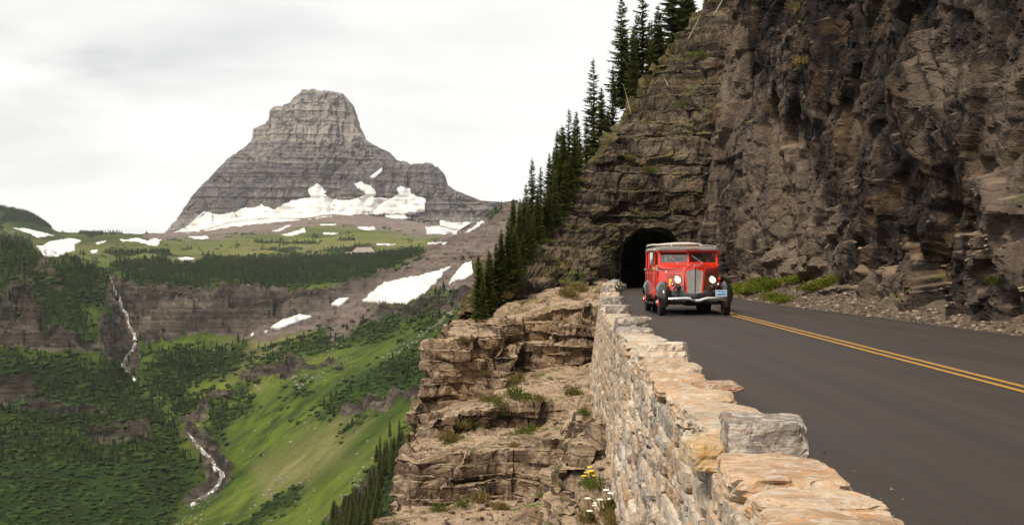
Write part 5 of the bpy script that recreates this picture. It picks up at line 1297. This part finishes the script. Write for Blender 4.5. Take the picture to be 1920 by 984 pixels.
def person(label, loc, cloth, skinm, hair, hat=None, hands='lap', turn=0, parent=None, group=None, glasses=False):
    """seated figure; loc is the middle of the seat surface, facing -Y"""
    p = thing('person', label, 'person', loc, R(turn), group)
    hl, hr = ((-.16, -.30, .50), (.16, -.30, .50)) if hands == 'wheel' else (((-.40, -.06, .40), (.12, -.34, .12)) if hands == 'sill' else ((-.10, -.34, .12), (.10, -.34, .12)))
    el, er = ((-.27, -.10, .32), (.27, -.10, .32)) if hands == 'wheel' else (((-.36, .02, .34), (.26, -.06, .24)) if hands == 'sill' else ((-.26, -.06, .24), (.26, -.06, .24)))
    J = {'pelvis': ((0, 0, .06), .13), 'waist': ((0, .02, .24), .115), 'chest': ((0, .02, .42), (.15, .12)), 'neckb': ((0, .01, .56), .075), 'neck': ((0, 0, .63), .052), 'jaw': ((0, -.025, .70), .066), 'head': ((0, -.005, .78), .090), 'crown': ((0, .0, .85), .06),
         'hipl': ((-.10, -.06, .06), .09), 'kneel': ((-.12, -.44, .08), .062), 'anl': ((-.12, -.46, -.32), .042), 'tol': ((-.12, -.60, -.36), .035), 'hipr': ((.10, -.06, .06), .09), 'kneer': ((.12, -.44, .08), .062), 'anr': ((.12, -.46, -.32), .042), 'tor': ((.12, -.60, -.36), .035),
         'shl': ((-.18, .02, .53), .062), 'ell': (el, .042), 'wrl': (hl, .028), 'pal': ((hl[0], hl[1]-.06, hl[2]+.0), (.036, .016)), 'shr': ((.18, .02, .53), .062), 'elr': (er, .042), 'wrr': (hr, .028), 'par': ((hr[0], hr[1]-.06, hr[2]), (.036, .016)), 'nose': ((0, -.105, .765), .014)}
    B_ = [('pelvis', 'waist'), ('waist', 'chest'), ('chest', 'neckb'), ('neckb', 'neck'), ('neck', 'jaw'), ('jaw', 'head'), ('head', 'crown'), ('head', 'nose'), ('pelvis', 'hipl'), ('hipl', 'kneel'), ('kneel', 'anl'), ('anl', 'tol'), ('pelvis', 'hipr'), ('hipr', 'kneer'), ('kneer', 'anr'), ('anr', 'tor'),
          ('chest', 'shl'), ('shl', 'ell'), ('ell', 'wrl'), ('wrl', 'pal'), ('chest', 'shr'), ('shr', 'elr'), ('elr', 'wrr'), ('wrr', 'par')]
    for sd, h in (('l', hl), ('r', hr)):
        for k in range(4):
            x = h[0]-.027+k*.018; L_ = (.062, .072, .068, .052)[k if sd == 'r' else 3-k]
            J['f%s%da' % (sd, k)] = ((x, h[1]-.085, h[2]+.004), .0095); J['f%s%db' % (sd, k)] = ((x, h[1]-.085-L_*.55, h[2]-.008), .0085); J['f%s%dc' % (sd, k)] = ((x, h[1]-.085-L_*.8, h[2]-.035), .0075)
            B_ += [('pa'+sd, 'f%s%da' % (sd, k)), ('f%s%da' % (sd, k), 'f%s%db' % (sd, k)), ('f%s%db' % (sd, k), 'f%s%dc' % (sd, k))]
        tx_ = h[0]+(.045 if sd == 'l' else -.045); J['t%sa' % sd] = ((tx_, h[1]-.05, h[2]), .011); J['t%sb' % sd] = ((tx_+(.01 if sd == 'l' else -.01), h[1]-.085, h[2]-.012), .009); B_ += [('pa'+sd, 't%sa' % sd), ('t%sa' % sd, 't%sb' % sd)]
    bo = skinned('body', J, B_, skinm, p)
    T = {k: (v[0], tuple(np.array(v[1])*1.13+.006)) if hasattr(v[1], '__len__') else (v[0], v[1]*1.13+.006) for k, v in J.items() if k in ('pelvis', 'waist', 'chest', 'neckb', 'shl', 'ell', 'shr', 'elr')}
    T['cul'] = (tuple(np.array(el)*.25+np.array(hl)*.75), .036); T['cur'] = (tuple(np.array(er)*.25+np.array(hr)*.75), .036)
    skinned('jacket', T, [('pelvis', 'waist'), ('waist', 'chest'), ('chest', 'neckb'), ('chest', 'shl'), ('shl', 'ell'), ('ell', 'cul'), ('chest', 'shr'), ('shr', 'elr'), ('elr', 'cur')], cloth, p)
    T = {k: (J[k][0], J[k][1]*1.12+.004) for k in ('pelvis', 'hipl', 'kneel', 'anl', 'hipr', 'kneer', 'anr')}
    skinned('trousers', T, [('pelvis', 'hipl'), ('hipl', 'kneel'), ('kneel', 'anl'), ('pelvis', 'hipr'), ('hipr', 'kneer'), ('kneer', 'anr')], intm, p)
    b = MB(); rings = []
    for k in range(7):
        a = math.pi/2*k/6; rings.append([(.098*math.cos(a)*math.cos(u)*1.0, .012+.108*math.cos(a)*math.sin(u), .775+.095*math.sin(a)+(-.07 if (k == 0 and math.sin(u) > -.25) else 0)) for u in np.linspace(0, 2*math.pi, 17)[:-1]])
    b.loft(rings, closed=True, cap=True); b.build('hair', hair, p, smooth=True)
    for s in (-1, 1):
        b = MB(); b.lathe([(.001, -.006), (.012, -.003), (.013, .004)], (s*.034, -.088, .79), 'y', 8); b.build('eye', whitem if not glasses else black, p)
        b = MB(); b.box((s*.094, .0, .775), (.014, .035, .055), bev=.006); b.build('ear', skinm, p)
    b = MB(); b.box((0, -.088, .722), (.05, .012, .010), bev=.003); b.build('mouth', simple('lips', (.40, .14, .11), .5), p)
    if hat:
        b = MB(); b.lathe([(.135, .835), (.14, .845), (.105, .855), (.115, .90), (.10, .925), (.001, .93)] if hat[1] == 'cap' else [(.17, .83), (.175, .838), (.105, .845), (.10, .92), (.085, .935), (.001, .935)], (0, -.012, 0), 'z', 22); b.build('hat', hat[0], p, auto=40)
    return p
cl1 = simple('black_jacket', (.03, .03, .035), .8); cl2 = simple('pale_jacket', (.55, .56, .55), .85); cl3 = simple('beige_shirt', (.48, .42, .34), .85); cl4 = simple('orange_shirt', (.55, .26, .08), .85)
hairb = simple('brown_hair', (.07, .045, .03), .7); hairg = simple('white_hair', (.6, .58, .55), .7); hatd = simple('dark_cap', (.05, .045, .045), .7); hatw = simple('white_cap', (.7, .68, .65), .8)
def inbus(x, y, z): return (BX+x, BY+y, z-.02)
person('driver in a black jacket and dark cap with both hands on the steering wheel', inbus(.48, 3.12, 1.10), cl1, skin, hairb, (hatd, 'cap'), 'wheel')
person('white-haired passenger in a pale jacket behind the left windscreen pane', inbus(-.62, 3.14, 1.07), cl2, skin2, hairg)
person('passenger in a white cap and beige shirt beside the middle windscreen post', inbus(-.20, 3.14, 1.07), cl3, skin, hairb, (hatw, 'cap'))
person('passenger in an orange shirt seen through the first open side window', inbus(-.70, 4.14, 1.07), cl4, skin, hairb, turn=-18)
person('passenger resting an elbow on the sill of the second side window', inbus(-.62, 5.14, 1.07), cl3, skin, hairb, hands='sill')
# ---------------------------------------------------------------- conifers near the road: trunk and crown, six different builds
def conifer_mesh(seed, H=10., Rm=1.35, dens=1.0, bare=.06, ragged=.35):
    g = np.random.default_rng(seed); V = []; Fc = []
    z = bare*H; nb = 0
    def quad(a, b_, c_, d_):
        k = len(V); V.extend([a, b_, c_, d_]); Fc.append((k, k+1, k+2, k+3))
    while z < H*.985:
        u = z/H; L0 = Rm*((1-u)**.78)*(.62+.38*min(1, u*5))+.10
        nb = max(3, int((7 if u < .7 else 5)*dens)); a0 = g.uniform(0, 6.28)
        for k in range(nb):
            if g.random() < .13: continue
            a = a0+6.283*k/nb+g.uniform(-.35, .35); L_ = L0*g.uniform(1-ragged*1.5, 1+ragged*.55); L_ = max(L_, .12)
            droop = g.uniform(.25, .55)*(1-u*.9)-u*.35; dx, dy = math.cos(a), math.sin(a); sx, sy = -dy, dx; ns = 2+int(L_/.32)
            zb = z+g.uniform(-.12, .12); prev = None
            for j in range(ns+1):
                t_ = j/ns; r_ = L_*t_; zz = zb-droop*L_*t_+.28*L_*t_*t_*(.6 if droop > 0 else .2); p = np.array([dx*r_, dy*r_, zz])
                if prev is not None:
                    w_ = (.30+.24*L_)*(1-t_*.7)*g.uniform(.7, 1.25)
                    for s in (-1, 1):          # needle sprays either side, hanging a little
                        tip = p+np.array([sx, sy, 0])*s*w_+np.array([dx, dy, 0])*w_*.6+np.array([0, 0, -w_*g.uniform(.15, .6)])
                        m_ = (prev+p)/2
                        quad(prev, m_+np.array([sx, sy, 0])*s*w_*.55+np.array([0, 0, -w_*.15]), tip, p)
                    if g.random() < .7:
                        h_ = np.array([0, 0, -w_*g.uniform(.5, 1.1)]); quad(prev, (prev+p)/2+h_, p+h_*.5, p)
                prev = p
        z += g.uniform(.16, .30)*(1.1 if u < .5 else .85)*(H/10)**.5
    k = len(V); V.extend([np.array([-.05, 0, H*.94]), np.array([.05, 0, H*.94]), np.array([.012, .01, H*1.02]), np.array([-.012, 0, H*1.02])]); Fc.append((k, k+1, k+2, k+3))
    k = len(V); V.extend([np.array([0, -.05, H*.94]), np.array([0, .05, H*.94]), np.array([.0, .012, H*1.02]), np.array([0, -.012, H*1.02])]); Fc.append((k, k+1, k+2, k+3))
    return np.array(V), np.array(Fc)
def trunk_mesh(name, H, r0, m, seed=1, bend=.03, limbs=0):
    g = np.random.default_rng(seed); b = MB(); pts = []; ph = g.uniform(0, 6)
    for k in range(9): u = k/8; pts.append((bend*H*math.sin(u*2.2+ph)-bend*H*math.sin(ph), bend*H*.6*math.sin(u*3+ph*2)-bend*H*.6*math.sin(ph*2), H*u))
    b.tube(pts, [r0*(1-.93*k/8)*(1.25 if k == 0 else 1) for k in range(9)], 7)
    for k in range(limbs):
        u = g.uniform(.3, .95); p = np.array(pts[int(u*8)]); a = g.uniform(0, 6.28); L_ = H*g.uniform(.08, .22)*(1.2-u); b.tube([p, p+np.array([math.cos(a)*L_*.5, math.sin(a)*L_*.5, L_*.25]), p+np.array([math.cos(a)*L_, math.sin(a)*L_, L_*g.uniform(-.1, .7)])], [r0*.35, r0*.22, r0*.06], 4)
    return meshdata(name, b.v, b.f, m, smooth=True)
spec = [(1, 10, 1.65, 1.0, .05, .35), (2, 10, 1.3, 1.05, .03, .3), (3, 10, 2.2, 1.2, .06, .4), (4, 10, 1.5, .9, .08, .5), (5, 10, 2.0, 1.25, .02, .3), (6, 10, 1.05, .95, .10, .45)]
CR = []; 
for s in spec:
    v, f = conifer_mesh(*s); CR.append(meshdata('crown', v, f, M['needle']))
v, f = conifer_mesh(11, 10, 2.3, 1.3, .0, .35); CRL = meshdata('crown', v, f, M['needle_l'])
TR = [trunk_mesh('trunk', 10.1, .16, M['bark'], 40+k, .006) for k in range(3)]
def spruce(px, top, base, d, kind, label, group=None, wide=1.0, light=False, lean=0):
    """stands on the ground at its bearing; base row and distance give the foot, top row the height"""
    h_, n_ = ray(px, base, NEAR); use = h_ is not None and abs(h_.y-d) < 22 and px < 1080
    if use: d = h_.y+.3
    x, y, z = at(px, base, d); H = (base-top)/F*d
    gz = ray_down(x, y); 
    if use: z -= .25; H += .25
    elif gz and abs(gz-z) < 3: H += z-gz+.2; z = gz-.2
    t_ = thing('conifer_tree', label, 'tree', (x, y, z), rs.uniform(0, 6.28), group)
    c_ = link('crown', CRL if light else CR[kind], t_); c_.scale = (H/10*wide, H/10*wide, H/10)
    k_ = link('trunk', TR[kind % 3], t_); k_.scale = (H/10, H/10, H/10)
    if lean: t_.rotation_euler.x = lean
    return t_
big = [ # px, top row, base row, distance, build, width, label
 (1112, 112, 300, 104, 3, 1.0, 'lone tall narrow spruce on the ridge, left of the double-topped tall group'),
 (1166, -6, 205, 108, 0, 1.0, 'tall spruce with open branches on the skyline, first of the high group from the left'),
 (1204, -25, 185, 109, 3, 1.1, 'tall ragged spruce at the top edge, second of the high group from the left'),
 (1234, 10, 160, 111, 2, .9, 'full dark spruce in the middle of the high group above the tunnel'),
 (1262, -70, 130, 112, 4, 1.05, 'dense dark spruce cut off by the top edge, above the ledges over the tunnel'),
 (1290, -60, 95, 113, 2, .9, 'dark spruce cut off by the top edge beside the dead branches'),
 (1222, 40, 175, 107, 5, .9, 'slim short spruce standing just in front of the high group'),
 (1186, 60, 200, 106, 1, 1.0, 'slender spruce between the two tallest trees of the high group'),
 (1150, 120, 230, 105, 1, .9, 'small narrow spruce at the left foot of the high group'),
 (1128, 165, 285, 103, 4, .9, 'bushy spruce tucked behind the lone narrow spruce'),
 (1100, 225, 320, 101, 0, .9, 'short spruce at the left foot of the lone narrow spruce'),
 (1067, 205, 345, 100, 5, 1.2, 'thin pointed spruce rising above the middle of the tree belt'),
 (1086, 262, 345, 99, 2, .8, 'broad spruce on the skyline right of the thin pointed spruce'),
 (1056, 243, 370, 98, 1, 1.1, 'narrow spruce just left of the thin pointed spruce'),
 (1045, 244, 385, 97, 0, .8, 'narrow dark spruce on the skyline in the middle of the belt'),
 (1030, 288, 405, 96, 4, .8, 'full spruce below the pair of narrow skyline spruces'),
 (1014, 312, 420, 95, 1, 1.1, 'slim spruce right of the pointed spruce above the meadow gap'),
 (998, 297, 435, 94, 0, .9, 'pointed spruce highest of the left part of the belt'),
 (986, 345, 450, 93, 2, .7, 'broad spruce at the left foot of the pointed spruce'),
 (975, 372, 470, 92, 5, 1.2, 'thin dark spruce in the lower left part of the belt'),
 (962, 372, 480, 91, 1, 1.1, 'narrow spruce leading the lower left part of the belt'),
 (1060, 300, 395, 96, 2, .8, 'broad spruce filling the belt under the thin pointed spruce'),
 (1040, 320, 425, 94, 2, .7, 'rounded spruce on the green slope side of the belt'),
 (1072, 290, 375, 97, 1, 1.0, 'small spruce on the inner edge of the belt near the ledges'),
 (1008, 350, 455, 92, 4, .8, 'dense low spruce in the heart of the belt'),
 (990, 385, 490, 90, 4, .8, 'dense spruce above the lower corner of the green slope'),
 (1022, 360, 445, 92, 1, 1.2, 'slender spruce on the inner edge of the belt above the green slope'),
 (952, 412, 515, 89, 0, .9, 'dark spruce on the lower edge of the belt against the far snow'),
 (968, 420, 520, 88, 2, .7, 'full spruce low in the belt above the ledges'),
 (940, 428, 545, 86, 1, 1.1, 'slim spruce at the lower left of the belt'),
 (930, 455, 560, 85, 4, .8, 'bushy spruce low on the rock edge'),
 (945, 470, 560, 85, 0, .8, 'short dark spruce beside the lowest trees'),
 (980, 440, 520, 88, 1, 1.2, 'short slim spruce at the right edge of the lower belt'),
 (915, 480, 585, 82, 2, .7, 'broad spruce near the bottom corner of the belt'),
]
for (px, tp, bs, d, kd, wd, lab) in big: spruce(px, tp, bs, d, kd, lab, 'conifers along the ridge', wd)
for k, (px, tp, bs, d, lab) in enumerate([(897, 478, 600, 80, 'light green young fir lowest in the tree belt, overhanging the valley'), (905, 520, 605, 79, 'low light green fir at the foot of the lowest young fir'), (1140, 205, 270, 104, 'light green bushy fir between the lone spruce and the high group'), (1310, 20, 105, 108, 'light green fir tangled with dead branches at the top of the ledges'), (925, 540, 600, 81, 'small light green fir right of the lowest young firs'), (1325, -30, 60, 109, 'light green fir at the top edge beside the cliff corner')]):
    spruce(px, tp, bs, d, 0, lab, None, .75, True)
for k in range(38):
    u = rs.random()**.8; px = 1085-u*185+rs.uniform(-14, 14); bs = 340+u*262+rs.uniform(-20, 10); hh = rs.uniform(75, 130)*(1-.15*u)
    spruce(px, bs-hh, bs, 101-u*19+rs.uniform(-1, 2), rs.choice([0, 1, 2, 4, 4]), 'dark spruce packed inside the tree belt running down left of the tunnel', 'spruces packed inside the belt', rs.uniform(.8, 1.1))
for k in range(12):
    u = rs.random(); px = 1150+u*150; bs = 225-u*120+rs.uniform(-8, 8)
    spruce(px, bs-rs.uniform(90, 170), bs, 108+u*5+rs.uniform(0, 2), rs.choice([0, 2, 3, 4]), 'dark spruce standing behind the high group above the tunnel', 'spruces behind the high group', rs.uniform(.85, 1.1))
# conifers down in the valley on the slope below the ledges: seen one by one
g = np.random.default_rng(99); n = 0; path = [(640, 990), (665, 960), (690, 925), (712, 895), (735, 870), (760, 840), (785, 805), (805, 775), (825, 745), (700, 960), (730, 915), (765, 870), (720, 860), (660, 1000), (700, 1000), (745, 890)]
for k in range(110):
    i = g.integers(0, len(path)); px = path[i][0]+g.normal()*13; rw = path[i][1]+g.normal()*13
    h, nn_ = ray(px, rw, BF)
    if h is None: continue
    H = g.uniform(5, 8.5)*min(1, h.y/430+.25); t_ = thing('conifer_tree', 'dark spruce in the slanting row of trees on the green slope beneath the rock ledges', 'tree', (h.x, h.y, h.z-.3), g.uniform(0, 6), 'conifers on the green slope')
    c_ = link('crown', CR[int(g.integers(0, 6))], t_); c_.scale = (H/10*1.15, H/10*1.15, H/10); k_ = link('trunk', TR[0], t_); k_.scale = (H/10,)*3

# dead wood on the buttress
def snag(px, row, d, H, label, rot, seed, limbs=5):
    h, nn_ = ray(px, row, NEAR); p = h if h is not None else Vector(at(px, row, d))
    t_ = thing('dead_tree', label, 'dead tree', p, 0); t_.rotation_euler = rot
    link('trunk', trunk_mesh('trunk', H, .055, M['deadwood'], seed, .02, limbs), t_)
snag(1183, 216, 99, 2.3, 'bleached dead trunk leaning left below the high spruces', (0, R(-14), 0), 3, 3)
snag(1253, 163, 99, 1.0, 'short bleached stub on a ledge right of the leaning dead trunk', (0, R(-22), 0), 8, 1)
snag(1290, 75, 103, 2.6, 'twisted bare branches among the firs above the ledges', (0, R(28), 0), 12, 12)
snag(1338, 30, 104, 3.4, 'long bare dead trunk leaning right at the top edge', (0, R(30), 0), 15, 7)

# ---------------------------------------------------------------- bushes and flowers on ledges and bank
def bush_mesh(name, seed, n, m, tall=.8, leaf=.09, spiky=.3):
    g = np.random.default_rng(seed); V = []; Fc = []; ctr = [(g.uniform(-.5, .5), g.uniform(-.4, .4), g.uniform(.1, .45)*tall) for _ in range(7)]
    for k in range(n):
        c_ = ctr[g.integers(0, 7)]; p = np.array(c_)+g.normal(size=3)*(.22, .20, .14); p[2] = max(.02, p[2]); 
        d = p*np.array([1, 1, 1.2])+g.normal(size=3)*.35; d[2] = abs(d[2])+spiky; d /= np.linalg.norm(d); s = np.cross(d, g.normal(size=3)); s /= np.linalg.norm(s)+1e-6
        L_ = leaf*g.uniform(.6, 1.6)*(1+spiky); w_ = leaf*g.uniform(.18, .34); b0 = len(V); V += [p, p+d*L_*.5+s*w_, p+d*L_, p+d*L_*.5-s*w_]; Fc.append((b0, b0+1, b0+2, b0+3))
    return meshdata(name, np.array(V), np.array(Fc), m)
BM_ = {'g': [bush_mesh('foliage', 60+k, 620, M['bush']) for k in range(3)], 'd': [bush_mesh('foliage', 70+k, 520, M['drybush'], .7, .13, .9) for k in range(2)], 'v': [bush_mesh('foliage', 80+k, 900, M['verge'], .9, .10, .7) for k in range(3)]}
ST_ = trunk_mesh('stem', .35, .02, M['bark'], 5, .02, 5)
def bush(px, row, size, kind, label, group=None, sq=(1, 1, 1), name='bush', cat='bush'):
    h, nn_ = ray(px, row, NEAR)
    if h is None or h.y > 120: return
    t_ = thing(name, label, cat, h-Vector((0, 0, .04)), rs.uniform(0, 6.28), group); c_ = link('foliage', rs.choice(BM_[kind]), t_); c_.scale = tuple(size*k for k in sq)
    s_ = link('stem', ST_, t_); s_.scale = (size,)*3
    return t_
BS = [ # px,row,size(m),kind,label
 (1128, 914, .36, 'g', 'green yellow-flowered bush growing at the foot of the stone wall'),
 (958, 745, .75, 'g', 'round green bush highest on the sandy bench in the middle of the ledges'),
 (985, 752, .55, 'g', 'green bush just right of the round one on the sandy bench'),
 (935, 760, .55, 'g', 'green bush at the left end of the row on the sandy bench'),
 (945, 776, .45, 'g', 'small green bush below the left end of the bench row'),
 (915, 752, .45, 'd', 'dry brown-green bush left of the bench row'),
 (970, 718, .55, 'd', 'dry bush on the slope above the round green bush'),
 (1010, 750, .35, 'd', 'little dry tuft right of the bench row'),
 (1078, 740, .45, 'd', 'dry bush beside the wall at the upper bench'),
 (1098, 775, .3, 'g', 'small green plant against the wall face'),
 (865, 800, .6, 'd', 'dry bush on the lip of the lower bench, toward the left'),
 (890, 806, .55, 'g', 'green bush beside the dry one on the lower bench'),
 (850, 826, .5, 'd', 'tan grass tuft at the left end of the lower bench'),
 (835, 818, .35, 'd', 'thin tan grass tuft outermost on the lower bench'),
 (980, 812, .5, 'g', 'dark green bush on the lower bench, right of the middle'),
 (1000, 806, .4, 'g', 'small dark green bush right beside its larger neighbour on the lower bench'),
 (965, 838, .3, 'd', 'little tuft on the sand below the two dark bushes'),
 (895, 940, .5, 'd', 'dry bush low on the ledges near the bottom edge'),
 (870, 950, .42, 'g', 'green plant at the left of the dry bush near the bottom edge'),
 (825, 958, .5, 'g', 'yellow-green bush in the bottom left of the ledges'),
 (935, 955, .35, 'd', 'small tuft between boulders near the bottom edge'),
 (1015, 930, .3, 'g', 'tiny green plant in a crack right of the big blocks'),
 (905, 702, .35, 'd', 'dry tuft on top of the left outcrop'),
 (870, 640, .35, 'd', 'tuft on the upper edge of the left outcrop'),
 (1085, 548, .8, 'd', 'yellow-green grass mound beside the far end of the wall'),
 (1065, 556, .7, 'd', 'flat yellow grass patch left of the mound at the far end of the wall'),
 (1082, 522, .7, 'g', 'green bush at the foot of the buttress left of the tunnel'),
 (970, 545, .7, 'g', 'green bush below the tree belt on the rock'),
 (945, 560, .6, 'd', 'dry bush at the right of the lowest firs'),
 (1215, 325, .9, 'g', 'green clump on a ledge high above the tunnel'),
 (1175, 300, .6, 'd', 'dry clump on the ledge line left of the green clump'),
 (1190, 212, .9, 'd', 'dry bush on the ridge below the leaning dead trunk'),
 (1140, 245, .9, 'd', 'brown-green bush at the ridge edge below the lone spruce'),
 (1280, 200, .8, 'g', 'green bush on a shadowed ledge near the cliff corner'),
 (1310, 110, .9, 'g', 'green bush under the dead branches by the cliff corner'),
 (1500, 20, .8, 'd', 'brownish bush on a shelf high on the cliff'),
 (1510, 120, .7, 'd', 'dry tuft in a crevice of the upper cliff'),
 (1868, 535, .5, 'g', 'small dark green plant at the foot of the cliff by the right edge'),
]
for (px, rw, sz_, kd, lab) in BS: bush(px, rw, sz_, kd, lab)
# a green carpet on the slope between belt and ledges
for k in range(60):
    u = rs.random(); px = 1068-u*118+rs.uniform(-16, 16); rw = 345+u*165+rs.uniform(-16, 22)
    bush(px, rw, rs.uniform(.35, .75), 'g' if k % 4 else 'd', 'low green bush in the strip between the spruces and the brown ledges', 'bushes on the strip beside the spruces')
VG_ = [(1382, 548, 1.0, 'yellow-green verge plants closest to the bus'), (1400, 552, .8, 'low verge plants second from the bus'), (1420, 548, 1.0, 'bright green clump third from the bus'), (1440, 545, 1.0, 'tall verge clump left of the rock fall'), (1455, 560, .8, 'low bright green mound at the asphalt edge'), (1470, 566, .7, 'flat bright green mound on the edge of the asphalt'), (1462, 535, .9, 'dull green clump on the middle of the bank'),
 (1490, 530, 1.0, 'upright green clump on the bank below the cliff'), (1505, 522, .8, 'green clump high on the bank'), (1525, 545, .9, 'dark green bush toward the right end of the verge'), (1545, 540, 1.0, 'wide green bush third from the right end'), (1560, 532, .9, 'sloping green bush second from the right end'), (1572, 524, .7, 'last green bush at the right end of the verge'), (1430, 530, .7, 'grey-green clump against the rock'), (1408, 538, .8, 'soft clump behind the first verge plants')]
for (px, rw, sz_, lab) in VG_: bush(px, rw, sz_*(1.2 if px < 1480 else .95), 'v', lab, 'verge plants at the cliff foot', (1.15, 1.15, .52), 'verge_plant', 'plant')
# flowering plants in the near corner
def flower(px, row, size, label, n, m, d=None):
    t_ = bush(px, row, size, 'd' if m is M['petal_w'] else 'g', label, None, (1, 1, 1.2), 'flowering_plant', 'plant')
    if t_ is None: return
    for k in range(n):
        a, r_ = rs.uniform(0, 6.28), rs.uniform(.05, .6)*size; x, y, z = r_*math.cos(a), r_*math.sin(a), size*rs.uniform(.7, 1.25)
        b = MB(); b.tube([(x*.5, y*.5, 0), (x*.8, y*.8, z*.5), (x, y, z)], .006, 4); st_ = b.build('flower_stem', M['needle_l'], t_)
        b = MB(); b.lathe([(.001, .014), (.03, .012), (.05, 0), (.02, -.01)], (x, y, z), 'z', 7); b.build('flower_head', m, st_)
flower(1150, 970, .34, 'white-flowered plant nearest the camera in front of the stone wall', 9, M['petal_w'])
flower(1112, 978, .30, 'white-flowered plant at the bottom edge, left of its taller neighbour', 6, M['petal_w'])
flower(1172, 980, .26, 'low white-flowered plant touching the base of the wall at the bottom edge', 4, M['petal_w'])
flower(1108, 912, .26, 'yellow-flowered plant hanging at the left of the green bush by the wall', 8, M['petal_y'])
# ---------------------------------------------------------------- the air
t = NT('haze_air'); v = t.n('ShaderNodeVolumePrincipled'); v.inputs['Color'].default_value = (.93, .95, 1, 1); v.inputs['Density'].default_value = .000032; v.inputs['Anisotropy'].default_value = .2
t.l(v.outputs[0], t.out.inputs['Volume'])
b = MB(); b.box((0, 2750, 270), (10040, 8540, 1202)); hz_ = b.build('haze', t.m); hz_['kind'] = 'stuff'
